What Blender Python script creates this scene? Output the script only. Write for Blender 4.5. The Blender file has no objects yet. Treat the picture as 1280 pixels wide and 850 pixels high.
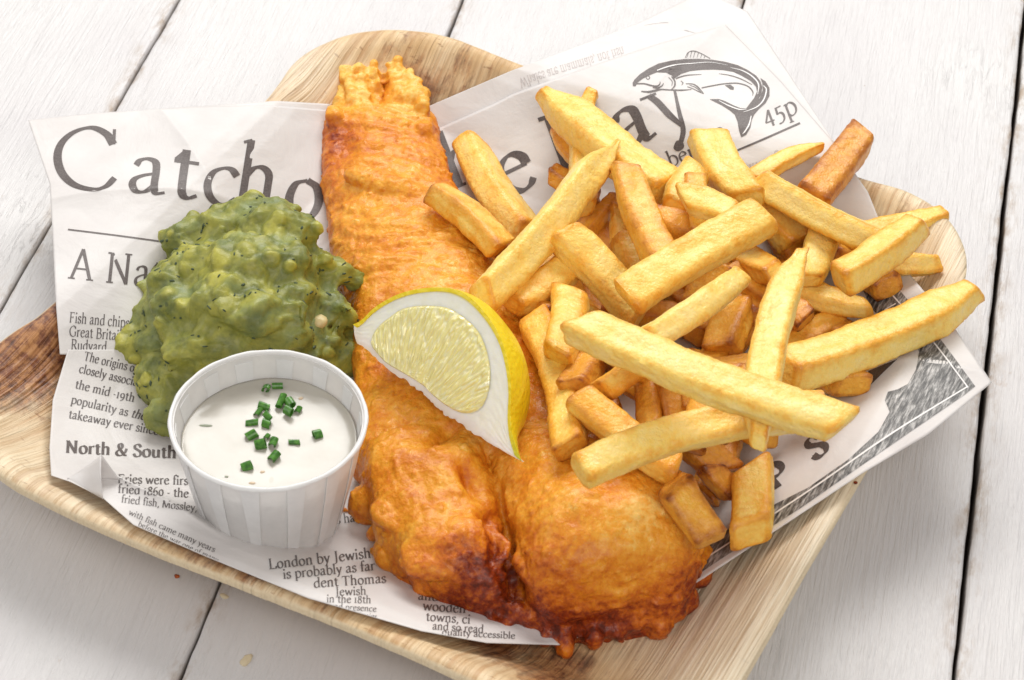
import bpy, math, random
import numpy as np
from mathutils import Vector, Matrix
from mathutils.bvhtree import BVHTree
from mathutils.geometry import tessellate_polygon

random.seed(7)
rng = np.random.default_rng(11)
SC = bpy.context.scene
COL = SC.collection
CM = 0.01

# ---------------------------------------------------------------- camera
PITCH = math.radians(44.5)
FOCAL = 2757.0                      # focal length in photo pixels (1280 wide)
DIST = 72.0                         # cm from lens to the table point in the middle of the picture
CAM = np.array([0.0, -DIST * math.cos(PITCH), DIST * math.sin(PITCH)])
FWD = np.array([0.0, math.cos(PITCH), -math.sin(PITCH)])
RGT = np.array([1.0, 0.0, 0.0])
UPV = np.array([0.0, math.sin(PITCH), math.cos(PITCH)])
cd = bpy.data.cameras.new("camera")
cam = bpy.data.objects.new("camera", cd)
COL.objects.link(cam)
cam.location = Vector(CAM * CM)
cam.rotation_euler = (math.pi / 2 - PITCH, 0, 0)
cd.sensor_width = 36.0
cd.lens = FOCAL / 1280 * 36
cd.clip_start = 0.02
cd.clip_end = 20
cd.dof.use_dof = True
cd.dof.focus_distance = 0.70
cd.dof.aperture_fstop = 32
SC.camera = cam

# ---------------------------------------------------------------- light
w = bpy.data.worlds.new("World")
SC.world = w
w.use_nodes = True
bg = w.node_tree.nodes["Background"]
bg.inputs[0].default_value = (1.0, 0.98, 0.955, 1)
bg.inputs[1].default_value = 0.37


def area(name, loc, target, sx, sy, watts, col):
    l = bpy.data.lights.new(name, 'AREA')
    l.shape = 'RECTANGLE'
    l.size = sx * CM
    l.size_y = sy * CM
    l.energy = watts
    l.color = col
    o = bpy.data.objects.new(name, l)
    COL.objects.link(o)
    o.location = Vector(loc) * CM
    d = (Vector(target) - Vector(loc)).normalized()
    o.rotation_euler = d.to_track_quat('-Z', 'Y').to_euler()
    return o


area("window_softbox", (8, 78, 86), (0, 2, 0), 90, 50, 13.8, (1.0, 0.985, 0.96))
area("side_softbox", (-95, 10, 62), (0, 0, 0), 60, 50, 2.6, (1.0, 0.98, 0.96))
area("front_reflector", (20, -80, 85), (0, 0, 0), 60, 45, 4.8, (1.0, 0.96, 0.92))
vs = SC.view_settings
vs.view_transform = 'Standard'
vs.look = 'None'
vs.exposure = 0.0
vs.gamma = 1.0
vs.use_curve_mapping = False
SC.cycles.max_bounces = 8
SC.cycles.diffuse_bounces = 4
SC.cycles.use_denoising = True


# ---------------------------------------------------------------- pixel <-> world (cm)
def ray(px, py):
    d = FWD + RGT * ((px - 640) / FOCAL) + UPV * ((425 - py) / FOCAL)
    return d


def at(px, py, z=0.0):
    """world point (cm) at height z that the photo shows at pixel px, py"""
    d = ray(px, py)
    return CAM + d * ((z - CAM[2]) / d[2])


def atv(P, Z):
    P = np.asarray(P, float)
    d = FWD[None] + RGT[None] * ((P[:, 0:1] - 640) / FOCAL) + UPV[None] * ((425 - P[:, 1:2]) / FOCAL)
    t = (np.asarray(Z, float) - CAM[2]) / d[:, 2]
    return CAM[None] + d * t[:, None]


def pix(V):
    V = np.atleast_2d(V) - CAM
    zc = V @ FWD
    return np.stack([640 + FOCAL * (V @ RGT) / zc, 425 - FOCAL * (V @ UPV) / zc], 1)


# ---------------------------------------------------------------- numpy noise
_perm = rng.permutation(256)
_perm = np.concatenate([_perm, _perm, _perm])
_grad = rng.normal(size=(256, 3))
_grad /= np.linalg.norm(_grad, axis=1)[:, None]


def pn(P):
    P = np.asarray(P, float)
    i = np.floor(P).astype(int)
    f = P - i
    u = f * f * f * (f * (f * 6 - 15) + 10)
    i &= 255
    out = 0
    for dx in (0, 1):
        for dy in (0, 1):
            for dz in (0, 1):
                h = _perm[_perm[_perm[(i[:, 0] + dx) & 255] + ((i[:, 1] + dy) & 255)] + ((i[:, 2] + dz) & 255)]
                g = _grad[h & 255]
                d = f - np.array([dx, dy, dz])
                wx = u[:, 0] if dx else 1 - u[:, 0]
                wy = u[:, 1] if dy else 1 - u[:, 1]
                wz = u[:, 2] if dz else 1 - u[:, 2]
                out = out + wx * wy * wz * (g * d).sum(1)
    return out * 1.5


def fbm(P, o=3, lac=2.1, gain=.5):
    P = np.asarray(P, float)
    a, s, r = 1.0, 1.0, 0
    for k in range(o):
        r = r + a * pn(P * s + 17.3 * k)
        a *= gain
        s *= lac
    return r


def sstep(a, b, x):
    t = np.clip((np.asarray(x, float) - a) / (b - a), 0, 1)
    return t * t * (3 - 2 * t)


def catmull(pts, n, closed=False):
    pts = np.asarray(pts, float)
    m = len(pts)
    segs = m if closed else m - 1
    out = []
    for s in range(segs):
        if closed:
            p0, p1, p2, p3 = pts[(s - 1) % m], pts[s], pts[(s + 1) % m], pts[(s + 2) % m]
        else:
            p1, p2 = pts[s], pts[s + 1]
            p0 = pts[s - 1] if s > 0 else 2 * p1 - p2
            p3 = pts[s + 2] if s + 2 < m else 2 * p2 - p1
        for k in range(n):
            t = k / n
            out.append(.5 * ((2 * p1) + (p2 - p0) * t + (2 * p0 - 5 * p1 + 4 * p2 - p3) * t * t + (3 * p1 - p0 - 3 * p2 + p3) * t ** 3))
    if not closed:
        out.append(pts[-1])
    return np.array(out)


def resample(pts, n):
    pts = np.asarray(pts, float)
    d = np.concatenate([[0], np.cumsum(np.linalg.norm(np.diff(pts, axis=0), axis=1))])
    t = np.linspace(0, d[-1], n)
    return np.stack([np.interp(t, d, pts[:, k]) for k in range(pts.shape[1])], 1)


# ---------------------------------------------------------------- object helpers (geometry in cm)
_uses = {}


def tag(o, label=None, cat=None, group=None, kind=None):
    if label:
        o["label"] = label
    if cat:
        o["category"] = cat
    if group:
        o["group"] = group
    if kind:
        o["kind"] = kind
    return o


def empty(name, loc=(0, 0, 0)):
    o = bpy.data.objects.new(name, None)
    o.empty_display_size = .01
    COL.objects.link(o)
    o.location = Vector([c * CM for c in loc])
    return o


def wloc(o):
    v = Vector((0, 0, 0))
    while o:
        v += o.location
        o = o.parent
    return v


def mk(name, V, F, mat, parent=None, origin=None, smooth=True, attrs=None, sharp=None):
    """one mesh object; V in world cm"""
    V = np.asarray(V, float) * CM
    me = bpy.data.meshes.new(name)
    if origin is None:
        org = np.zeros(3) if parent is None else np.array(wloc(parent))
        loc = Vector((0, 0, 0))
    else:
        base = np.array(wloc(parent)) if parent else np.zeros(3)
        org = np.asarray(origin, float) * CM
        loc = Vector(org - base)
    me.from_pydata((V - org).tolist(), [], F if isinstance(F, list) else F.tolist())
    me.polygons.foreach_set("use_smooth", [smooth] * len(me.polygons))
    if attrs:
        for k, a in attrs.items():
            at_ = me.attributes.new(k, 'FLOAT', 'POINT')
            at_.data.foreach_set("value", np.asarray(a, np.float32))
    if mat:
        me.materials.append(mat)
    me.validate()
    if smooth and sharp:
        me.set_sharp_from_angle(angle=math.radians(sharp))
    o = bpy.data.objects.new(name, me)
    COL.objects.link(o)
    o.location = loc
    if parent:
        o.parent = parent
    return o


def gridf(nu, nv, closeu=False, closev=False, off=0):
    i = np.arange(nu if closeu else nu - 1)
    j = np.arange(nv if closev else nv - 1)
    I, J = np.meshgrid(i, j, indexing='ij')
    I, J = I.ravel(), J.ravel()
    I2, J2 = (I + 1) % nu, (J + 1) % nv
    return (np.stack([I * nv + J, I2 * nv + J, I2 * nv + J2, I * nv + J2], 1) + off)


# ---------------------------------------------------------------- materials
def new_mat(name):
    m = bpy.data.materials.new(name)
    m.use_nodes = True
    nt = m.node_tree
    b = nt.nodes["Principled BSDF"]
    return m, nt, b


def nd(nt, typ, **kw):
    n = nt.nodes.new(typ)
    for k, v in kw.items():
        if k in n.inputs:
            n.inputs[k].default_value = v
        else:
            setattr(n, k, v)
    return n


def ramp(nt, fac, stops):
    r = nt.nodes.new('ShaderNodeValToRGB')
    e = r.color_ramp.elements
    while len(e) > 1:
        e.remove(e[-1])
    e[0].position, e[0].color = stops[0][0], tuple(stops[0][1]) + (1,)
    for p, c in stops[1:]:
        x = e.new(p)
        x.color = tuple(c) + (1,)
    nt.links.new(fac, r.inputs[0])
    return r.outputs[0]


def grey(v):
    return (v, v, v)


def noise(nt, vec, scale, detail=4, rough=.55, dist=0.0):
    n = nd(nt, 'ShaderNodeTexNoise')
    n.inputs['Scale'].default_value = scale
    n.inputs['Detail'].default_value = detail
    n.inputs['Roughness'].default_value = rough
    n.inputs['Distortion'].default_value = dist
    if vec is not None:
        nt.links.new(vec, n.inputs['Vector'])
    return n.outputs[0]


def mapping(nt, vec, scale=(1, 1, 1), rot=(0, 0, 0), loc=(0, 0, 0)):
    n = nd(nt, 'ShaderNodeMapping')
    n.inputs['Scale'].default_value = scale
    n.inputs['Rotation'].default_value = rot
    n.inputs['Location'].default_value = loc
    nt.links.new(vec, n.inputs[0])
    return n.outputs[0]


def math_(nt, op, a, b=None, c=None, clamp=False):
    n = nd(nt, 'ShaderNodeMath', operation=op)
    n.use_clamp = clamp
    for i, v in enumerate((a, b, c)):
        if v is None:
            continue
        if isinstance(v, (int, float)):
            n.inputs[i].default_value = v
        else:
            nt.links.new(v, n.inputs[i])
    return n.outputs[0]


def mix(nt, f, a, b, mode='MIX'):
    n = nd(nt, 'ShaderNodeMix', data_type='RGBA', blend_type=mode)
    for s, v in ((0, f), (6, a), (7, b)):
        if isinstance(v, (int, float)):
            n.inputs[s].default_value = v
        elif isinstance(v, tuple):
            n.inputs[s].default_value = v + (1,)
        else:
            nt.links.new(v, n.inputs[s])
    return n.outputs[2]


def bump(nt, h, strength=.5, dist=.0005, normal=None):
    n = nd(nt, 'ShaderNodeBump')
    n.inputs['Strength'].default_value = strength
    n.inputs['Distance'].default_value = dist
    nt.links.new(h, n.inputs['Height'])
    if normal is not None:
        nt.links.new(normal, n.inputs['Normal'])
    return n.outputs[0]


def objco(nt):
    return nd(nt, 'ShaderNodeTexCoord').outputs['Object']


def worldpos(nt):
    return nd(nt, 'ShaderNodeNewGeometry').outputs['Position']


def attr(nt, name):
    return nd(nt, 'ShaderNodeAttribute', attribute_name=name).outputs['Fac']


def sss(b, weight, radius, scale=.01):
    b.inputs['Subsurface Weight'].default_value = weight
    b.inputs['Subsurface Radius'].default_value = radius
    b.inputs['Subsurface Scale'].default_value = scale


def plain(name, col, rough=.5, **kw):
    m, nt, b = new_mat(name)
    b.inputs['Base Color'].default_value = tuple(col) + (1,)
    b.inputs['Roughness'].default_value = rough
    for k, v in kw.items():
        b.inputs[k].default_value = v
    return m
# ================================================================ TABLE
AZ = math.atan2(890, math.hypot(2709, FOCAL))
PD = np.array([math.sin(AZ), math.cos(AZ), 0])       # along the planks
PP = np.array([math.cos(AZ), -math.sin(AZ), 0])      # across the planks


def plank_mat():
    m, nt, b = new_mat("white_painted_wood")
    L = nt.links.new
    P = worldpos(nt)
    rp = mapping(nt, P, rot=(0, 0, AZ))
    dist = noise(nt, mapping(nt, rp, (40, 10, 10)), 1.0, 2)
    off = nd(nt, 'ShaderNodeCombineXYZ')
    L(math_(nt, 'MULTIPLY', dist, .004), off.inputs[0])
    va = nd(nt, 'ShaderNodeVectorMath', operation='ADD')
    L(rp, va.inputs[0]); L(off.outputs[0], va.inputs[1])
    wp = va.outputs[0]
    g1 = noise(nt, mapping(nt, wp, (900, 45, 45)), 1.0, 5, .6)      # fine grain
    g2 = noise(nt, mapping(nt, wp, (260, 22, 22)), 1.0, 4, .6)      # brush ridges
    g3 = noise(nt, mapping(nt, wp, (330, 60, 60)), 1.0, 5, .6, .8)  # cracked paint flakes
    big = noise(nt, mapping(nt, rp, (14, 9, 9)), 1.0, 3)
    crack = ramp(nt, g3, [(0.0, grey(0)), (.54, grey(0)), (.585, grey(1)), (.60, grey(.35)), (1, grey(.2))])
    crack = mix(nt, ramp(nt, big, [(.48, grey(.0)), (.66, grey(1))]), (0.0, 0.0, 0.0), crack)
    h = math_(nt, 'ADD', math_(nt, 'MULTIPLY', g1, .30), math_(nt, 'MULTIPLY', g2, .26))
    h = math_(nt, 'ADD', h, math_(nt, 'MULTIPLY', crack, .06))
    L(bump(nt, h, 1.0, .0019), b.inputs['Normal'])
    base = ramp(nt, big, [(.3, (.62, .60, .605)), (.7, (.69, .678, .672))])
    streak = ramp(nt, g2, [(.25, grey(.95)), (.45, grey(1)), (1, grey(1))])
    col = mix(nt, 1.0, base, streak, 'MULTIPLY')
    # stains where the paint has worn to wood
    sp = noise(nt, mapping(nt, wp, (60, 22, 22), loc=(3, 1, 0)), 1.0, 6, .7)
    st = ramp(nt, sp, [(.0, grey(0)), (.665, grey(0)), (.73, grey(1))])
    col = mix(nt, math_(nt, 'MULTIPLY', st, .5), col, (.40, .27, .17))
    sp2 = noise(nt, mapping(nt, wp, (420, 160, 160), loc=(9, 1, 0)), 1.0, 3, .5)
    st2 = ramp(nt, sp2, [(.0, grey(0)), (.78, grey(0)), (.82, grey(1))])
    col = mix(nt, math_(nt, 'MULTIPLY', st2, .7), col, (.33, .24, .19))
    e = attr(nt, 'edge')
    en = noise(nt, mapping(nt, wp, (150, 60, 60)), 1.0, 5, .7)
    ed = math_(nt, 'MULTIPLY', e, ramp(nt, en, [(.48, grey(0)), (.66, grey(1))]))
    col = mix(nt, math_(nt, 'MULTIPLY', ed, .7), col, (.30, .19, .09))
    col = mix(nt, attr(nt, 'side'), col, (.10, .065, .03))
    L(col, b.inputs['Base Color'])
    b.inputs['Roughness'].default_value = .42
    b.inputs['Specular IOR Level'].default_value = .5
    return m


M_PLANK = plank_mat()
M_DARKWOOD = plain("dark_under_wood", (.03, .02, .015), .9)
table = empty("table_top")
tag(table, kind='structure')
gx = [float(at(x, 0, 0) @ PP) for x in (222, 578, 930, 1284)]
step = (gx[3] - gx[0]) / 3
edges = [gx[0] - 3 * step, gx[0] - 2 * step, gx[0] - step] + gx + [gx[3] + step, gx[3] + 2 * step, gx[3] + 3 * step]


def plank(k, a0, a1):
    la, lb, n = -75.0, 75.0, 420
    s = np.linspace(la, lb, n)
    g0_ = {3: .035, 4: .055, 5: .05, 6: .075}.get(k, .06)
    g1_ = {2: .035, 3: .055, 4: .05, 5: .075}.get(k, .06)
    z_off = [0, -.05, .04, 0, .03, -.04, .02, 0, 0][k]
    wob0 = .05 * pn(np.stack([s * .25, 0 * s + k * 3.1, 0 * s], 1)) + .03 * pn(np.stack([s * 1.3, 0 * s + k * 3.1, 0 * s + 5], 1))
    wob1 = .05 * pn(np.stack([s * .25, 0 * s + k * 3.1 + 9, 0 * s], 1)) + .03 * pn(np.stack([s * 1.3, 0 * s + k * 3.1 + 9, 0 * s + 5], 1))
    prof = [(0, -1.9, 1, 1), (0, -.20, 1, .5), (.03, -.06, 1, 0), (.10, -.012, 1, 0), (.22, 0, .6, 0), (.5, 0, .15, 0)]
    xs, zs, es, sd = [], [], [], []
    for (d, z, e, q) in prof:
        xs.append(a0 + g0_ + d + wob0); zs.append(z); es.append(e); sd.append(q)
    for f in np.linspace(.12, .88, 7):
        xs.append(a0 + (a1 - a0) * f + 0 * s); zs.append(0); es.append(0); sd.append(0)
    for (d, z, e, q) in prof[::-1]:
        xs.append(a1 - g1_ - d + wob1); zs.append(z); es.append(e); sd.append(q)
    m = len(xs)
    X = np.stack(xs, 1)
    V = X[..., None] * PP + s[:, None, None] * PD
    V[..., 2] += np.array(zs)[None] + z_off
    F = gridf(n, m)[:, ::-1]
    o = mk("plank", V.reshape(-1, 3), F, M_PLANK, table,
           attrs={'edge': np.tile(es, n), 'side': np.tile(sd, n)}, sharp=60)
    return o


for k in range(len(edges) - 1):
    plank(k, edges[k], edges[k + 1])
c = [edges[0] * PP - 75 * PD, edges[-1] * PP - 75 * PD, edges[-1] * PP + 75 * PD, edges[0] * PP + 75 * PD]
V = np.array([p + np.array([0, 0, z]) for z in (-3.2, -2.0) for p in c])
mk("batten", V, [[0, 3, 2, 1], [4, 5, 6, 7], [0, 1, 5, 4], [1, 2, 6, 5], [2, 3, 7, 6], [3, 0, 4, 7]], M_DARKWOOD, table, smooth=False)

# ================================================================ PALM LEAF PLATE
RIM_Z = 2.7
RIM_PX = [(328, 130), (372, 74), (430, 45), (490, 37), (560, 46), (650, 80), (760, 115), (860, 148), (980, 188), (1075, 222), (1135, 240),
          (1183, 272), (1207, 318), (1200, 370), (1172, 430), (1130, 503), (1080, 588), (1005, 715), (928, 850), (880, 918), (825, 945),
          (750, 925), (592, 852), (400, 768), (180, 682), (60, 628), (0, 594), (-42, 550), (-52, 500), (-30, 455), (10, 420), (65, 380), (200, 255)]
rim = catmull([at(x, y, RIM_Z)[:2] for x, y in RIM_PX], 8, True)
PC = rim.mean(0)
_a = np.arctan2(rim[:, 1] - PC[1], rim[:, 0] - PC[0])
_r = np.hypot(rim[:, 0] - PC[0], rim[:, 1] - PC[1])
_o = np.argsort(_a)
_a, _r = _a[_o], _r[_o]
_a = np.concatenate([_a - 2 * math.pi, _a, _a + 2 * math.pi])
_r = np.concatenate([_r, _r, _r])


def plate_t(x, y):
    a = np.arctan2(y - PC[1], x - PC[0])
    return np.hypot(x - PC[0], y - PC[1]) / np.interp(a, _a, _r)


PT = np.array([0, .55, .70, .76, .81, .87, .925, .950, .970, .988, 1.0, 1.06, 1.3, 2.0])
PZ = np.array([.42, .42, .46, .62, 1.02, 1.72, 2.30, 2.58, 2.70, 2.74, 2.68, 2.60, 2.60, 2.60])


def plate_z(t):
    return np.interp(t, PT, PZ)


def palm_mat():
    m, nt, b = new_mat("palm_leaf")
    L = nt.links.new
    P = worldpos(nt)
    A = at(930, 850, 2.5) - at(1080, 590, 2.5)
    ang = math.atan2(A[0], A[1])
    rp = mapping(nt, P, rot=(0, 0, ang))
    g0 = noise(nt, mapping(nt, rp, (45, 6, 6)), 1.0, 3)
    off = nd(nt, 'ShaderNodeCombineXYZ'); L(math_(nt, 'MULTIPLY', g0, .004), off.inputs[0])
    va = nd(nt, 'ShaderNodeVectorMath', operation='ADD'); L(rp, va.inputs[0]); L(off.outputs[0], va.inputs[1])
    wp = va.outputs[0]
    wv = nd(nt, 'ShaderNodeTexWave', wave_type='BANDS', bands_direction='X')
    wv.inputs['Scale'].default_value = 120
    wv.inputs['Distortion'].default_value = 2.4
    wv.inputs['Detail'].default_value = 2
    wv.inputs['Detail Scale'].default_value = 1.2
    L(mapping(nt, wp, (1, .12, .12)), wv.inputs['Vector'])
    fib = noise(nt, mapping(nt, wp, (420, 9, 9)), 1.0, 3, .6)
    fine = noise(nt, mapping(nt, wp, (1100, 30, 30)), 1.0, 4)
    big = noise(nt, mapping(nt, rp, (26, 14, 14)), 1.0, 5, .62)
    col = ramp(nt, big, [(.2, (.84, .72, .52)), (.45, (.78, .61, .39)), (.6, (.70, .48, .25)), (.78, (.46, .25, .10))])
    col = mix(nt, math_(nt, 'MULTIPLY', ramp(nt, fib, [(.0, grey(1)), (.38, grey(.8)), (.47, grey(0))]), .75), col, (.44, .22, .08))
    col = mix(nt, math_(nt, 'MULTIPLY', ramp(nt, fine, [(.35, grey(1)), (.50, grey(0))]), .65), col, (.50, .32, .16))
    band = noise(nt, mapping(nt, wp, (130, 5, 5)), 1.0, 3, .6)
    col = mix(nt, math_(nt, 'MULTIPLY', ramp(nt, band, [(.40, grey(1)), (.52, grey(0))]), .45), col, (.50, .29, .12))
    # brown blotches with their own shapes
    bn = noise(nt, mapping(nt, wp, (110, 38, 38)), 1.0, 6, .7)
    br = attr(nt, 'brown')
    f = math_(nt, 'ADD', br, math_(nt, 'MULTIPLY', math_(nt, 'SUBTRACT', bn, .5), 2.0))
    f = ramp(nt, f, [(.30, grey(0)), (.5, grey(.6)), (.85, grey(1))])
    iso = noise(nt, P, 260, 5, .7)
    dark = mix(nt, ramp(nt, iso, [(.42, grey(0)), (.58, grey(1))]), ramp(nt, fine, [(.3, (.05, .016, .008)), (.6, (.22, .07, .025))]), ramp(nt, fine, [(.3, (.26, .09, .03)), (.6, (.50, .24, .09))]))
    col = mix(nt, f, col, dark)
    # small scars
    sc_ = noise(nt, mapping(nt, wp, (150, 520, 520)), 1.0, 3, .6)
    sc_ = ramp(nt, sc_, [(0, grey(0)), (.64, grey(0)), (.70, grey(1))])
    col = mix(nt, math_(nt, 'MULTIPLY', sc_, .6), col, (.25, .10, .03))
    pale = attr(nt, 'pale')
    col = mix(nt, math_(nt, 'MULTIPLY', pale, .72), col, mix(nt, ramp(nt, fine, [(.3, grey(0)), (.6, grey(1))]), (.66, .53, .36), (.93, .86, .70)))
    col = mix(nt, attr(nt, 'cut'), col, mix(nt, noise(nt, P, 900, 2), (.62, .47, .28), (.80, .68, .48)))
    L(col, b.inputs['Base Color'])
    b.inputs['Roughness'].default_value = .48
    h = math_(nt, 'ADD', math_(nt, 'MULTIPLY', fib, .9), math_(nt, 'MULTIPLY', fine, .5))
    L(bump(nt, h, 1.0, .0014), b.inputs['Normal'])
    return m


M_PALM = palm_mat()
na = 420
th = np.linspace(-math.pi, math.pi, na, endpoint=False)
R = np.interp(th, _a, _r)
ts = np.concatenate([np.linspace(0.02, .6, 14), np.linspace(.63, 1.0, 56)])
X = PC[0] + np.cos(th)[None] * R[None] * ts[:, None]
Y = PC[1] + np.sin(th)[None] * R[None] * ts[:, None]
top = np.stack([X, Y, np.repeat(plate_z(ts)[:, None], na, 1)], -1)
rimw = .06 * pn(np.stack([np.cos(th) * 3, np.sin(th) * 3, 0 * th], 1)) + .02 * pn(np.stack([np.cos(th) * 26, np.sin(th) * 26, 0 * th], 1))
top[..., 2] += rimw[None] * sstep(.7, 1, ts)[:, None]
top[..., 2] += .02 * fbm(np.stack([X.ravel() * .5, Y.ravel() * .5, 0 * X.ravel()], 1), 3).reshape(X.shape)
TK = .25
edge1 = top[-1].copy(); edge1[:, 2] -= .05; edge1[:, :2] += .03 * np.stack([np.cos(th), np.sin(th)], 1)
edge2 = edge1.copy(); edge2[:, 2] -= TK * .75
edge3 = top[-1].copy(); edge3[:, 2] -= TK; edge3[:, :2] -= .05 * np.stack([np.cos(th), np.sin(th)], 1)
bot = top[::-1][1:].copy(); bot[..., 2] -= TK + .0
bot[..., 2] = np.maximum(bot[..., 2], .03)
allv = np.concatenate([top, edge1[None], edge2[None], edge3[None], bot], 0)
nr = allv.shape[0]
Vp = allv.reshape(-1, 3)
Fp = gridf(nr, na, False, True)
Fl = Fp.tolist() + [list(range(na))[::-1], list(range((nr - 1) * na, nr * na))]
pp = pix(Vp)
tt = np.repeat(np.concatenate([ts, [1, 1, 1], ts[::-1][1:]]), na)


def blob(P, cx, cy, rx, ry, rot=0):
    c_, s_ = math.cos(rot), math.sin(rot)
    dx, dy = P[:, 0] - cx, P[:, 1] - cy
    return np.exp(-(((dx * c_ + dy * s_) / rx) ** 2 + ((-dx * s_ + dy * c_) / ry) ** 2))


brown = 1.35 * blob(pp, 22, 450, 75, 60, -.4) + .9 * blob(pp, 60, 410, 50, 40) + .75 * blob(pp, 620, 795, 130, 25, .3) + .62 * blob(pp, 250, 690, 150, 22, .42) + .5 * blob(pp, 700, 860, 80, 40, .4) \
    + .35 * blob(pp, 1130, 270, 60, 40) + .38 * blob(pp, 560, 95, 90, 60) + .35 * blob(pp, 480, 140, 100, 60)
pale = np.clip(1.0 * blob(pp, 990, 700, 130, 160) + .9 * blob(pp, 900, 850, 110, 100) + .7 * blob(pp, 100, 600, 120, 40, .4) + .8 * blob(pp, 370, 90, 60, 50)
               + .8 * blob(pp, 1200, 330, 40, 80), 0, 1)
cut = np.zeros((nr, na)); cut[len(ts) - 1:len(ts) + 3] = 1
plate = mk("palm_leaf_plate", Vp, Fl, M_PALM, origin=(PC[0], PC[1], 0), attrs={'brown': brown, 'pale': pale, 'cut': cut.ravel()}, sharp=50)
tag(plate, "square pressed palm leaf plate with rounded corners and brown grain on the white planks", "plate")
# ================================================================ NEWSPRINT GREASEPROOF SHEET
PPT = np.array([0, .50, .64, .74, .84, .91, .96, 1.0, 1.06, 1.15, 1.5, 2.5])
PPZ = np.array([.47, .47, .58, 1.02, 1.84, 2.46, 2.78, 2.90, 2.98, 3.02, 3.0, 2.8])
_rg0, _rg1 = at(122, 588, 2.6)[:2], at(300, 700, 1.6)[:2]


def crease(x, y, a, b, wd, h):
    a, b = np.asarray(a)[:2], np.asarray(b)[:2]
    d = (b - a) / np.linalg.norm(b - a)
    s = (x - a[0]) * d[0] + (y - a[1]) * d[1]
    q = (x - a[0]) * -d[1] + (y - a[1]) * d[0]
    L_ = np.linalg.norm(b - a)
    return h * np.exp(-np.abs(q) / wd) * sstep(-1.0, .5, s) * (1 - sstep(L_ * .4, L_, s))


def paper_z(x, y, off=.0):
    x = np.asarray(x, float); y = np.asarray(y, float)
    z = np.interp(plate_t(x, y), PPT, PPZ) + off
    P = np.stack([x, y, 0 * x], -1).reshape(-1, 3)
    f1 = np.abs(pn(P * .16 + 3.7)).reshape(x.shape)
    f2 = np.abs(pn(P * .37 + 8.1)).reshape(x.shape)
    f3 = pn(P * .9 + 1.1).reshape(x.shape)
    z = z + .22 * f1 + .08 * f2 + .012 * f3 + .03
    z = z + crease(x, y, _rg0, _rg1, .40, .75)
    z = z + crease(x, y, at(60, 255, 3), at(430, 215, 3), .5, .16)
    z = z + crease(x, y, at(200, 140, 3), at(330, 330, 2), .4, .12)
    z = z + crease(x, y, at(1230, 475, 3), at(1010, 450, 2), .5, .18)
    z = z + crease(x, y, at(900, 40, 3), at(760, 190, 2), .5, .15)
    return z


def on_paper(P, off=0.0, zf=None):
    """drop pixels on the paper surface"""
    P = np.asarray(P, float)
    z = np.full(len(P), 2.0)
    for _ in range(40):
        Q = atv(P, z)
        zn = paper_z(Q[:, 0], Q[:, 1], off)
        z = z + .5 * (zn - z)
    return atv(P, z)


def coons(bot, top, left, right, nu, nv):
    b, t, l, r = resample(bot, nu), resample(top, nu), resample(left, nv), resample(right, nv)
    u = np.linspace(0, 1, nu)[:, None, None]
    v = np.linspace(0, 1, nv)[None, :, None]
    S = (1 - v) * b[:, None] + v * t[:, None] + (1 - u) * l[None] + u * r[None] \
        - ((1 - u) * (1 - v) * b[0] + u * (1 - v) * b[-1] + (1 - u) * v * t[0] + u * v * t[-1])
    return S


def paper_mat():
    m, nt, b = new_mat("greaseproof_paper")
    L = nt.links.new
    P = worldpos(nt)
    n1 = noise(nt, P, 60, 4)
    col = ramp(nt, n1, [(.3, (.80, .765, .75)), (.7, (.86, .835, .82))])
    L(col, b.inputs['Base Color'])
    b.inputs['Roughness'].default_value = .5
    wr = noise(nt, P, 42, 5, .55, .6)
    wr2 = noise(nt, P, 700, 2)
    h = math_(nt, 'ADD', wr, math_(nt, 'MULTIPLY', wr2, .02))
    nb = bump(nt, h, .35, .0025)
    L(nb, b.inputs['Normal'])
    tr = nd(nt, 'ShaderNodeBsdfTranslucent')
    L(col, tr.inputs[0]); L(nb, tr.inputs[1])
    tp = nd(nt, 'ShaderNodeBsdfTransparent')
    m1 = nd(nt, 'ShaderNodeMixShader'); m1.inputs[0].default_value = .22
    L(b.outputs[0], m1.inputs[1]); L(tr.outputs[0], m1.inputs[2])
    m2 = nd(nt, 'ShaderNodeMixShader'); m2.inputs[0].default_value = .05
    L(m1.outputs[0], m2.inputs[1]); L(tp.outputs[0], m2.inputs[2])
    L(m2.outputs[0], nt.nodes['Material Output'].inputs[0])
    return m


M_PAPER = paper_mat()
sheet = empty("newsprint_sheet", (0, 0, .5))
tag(sheet, "crumpled greaseproof newspaper sheet with Catch of the Day headline lining the leaf plate", "paper")
BVHS = {}


def paper_part(name, bot, top, left, right, off, nu=150, nv=150):
    S = coons(bot, top, left, right, nu, nv)
    V = on_paper(S.reshape(-1, 2), off)
    F = gridf(nu, nv)
    o = mk(name, V, F, M_PAPER, sheet)
    BVHS[len(BVHS)] = BVHTree.FromPolygons([tuple(v) for v in V], F.tolist())
    sm = o.modifiers.new("s", 'SOLIDIFY'); sm.thickness = .00012; sm.offset = -1
    return o


# right part of the sheet
paper_part("headline_page",
           [(700, 803), (790, 778), (880, 722), (1080, 590), (1160, 543), (1240, 478)],
           [(480, 185), (549, 160), (617, 130), (640, 118), (739, 82), (824, 54), (907, 31)],
           [(700, 803), (640, 600), (560, 400), (480, 185)],
           [(1240, 478), (1190, 405), (1133, 338), (1105, 290), (1085, 240), (1040, 175), (975, 100), (907, 31)], .10, 190, 190)
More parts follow.
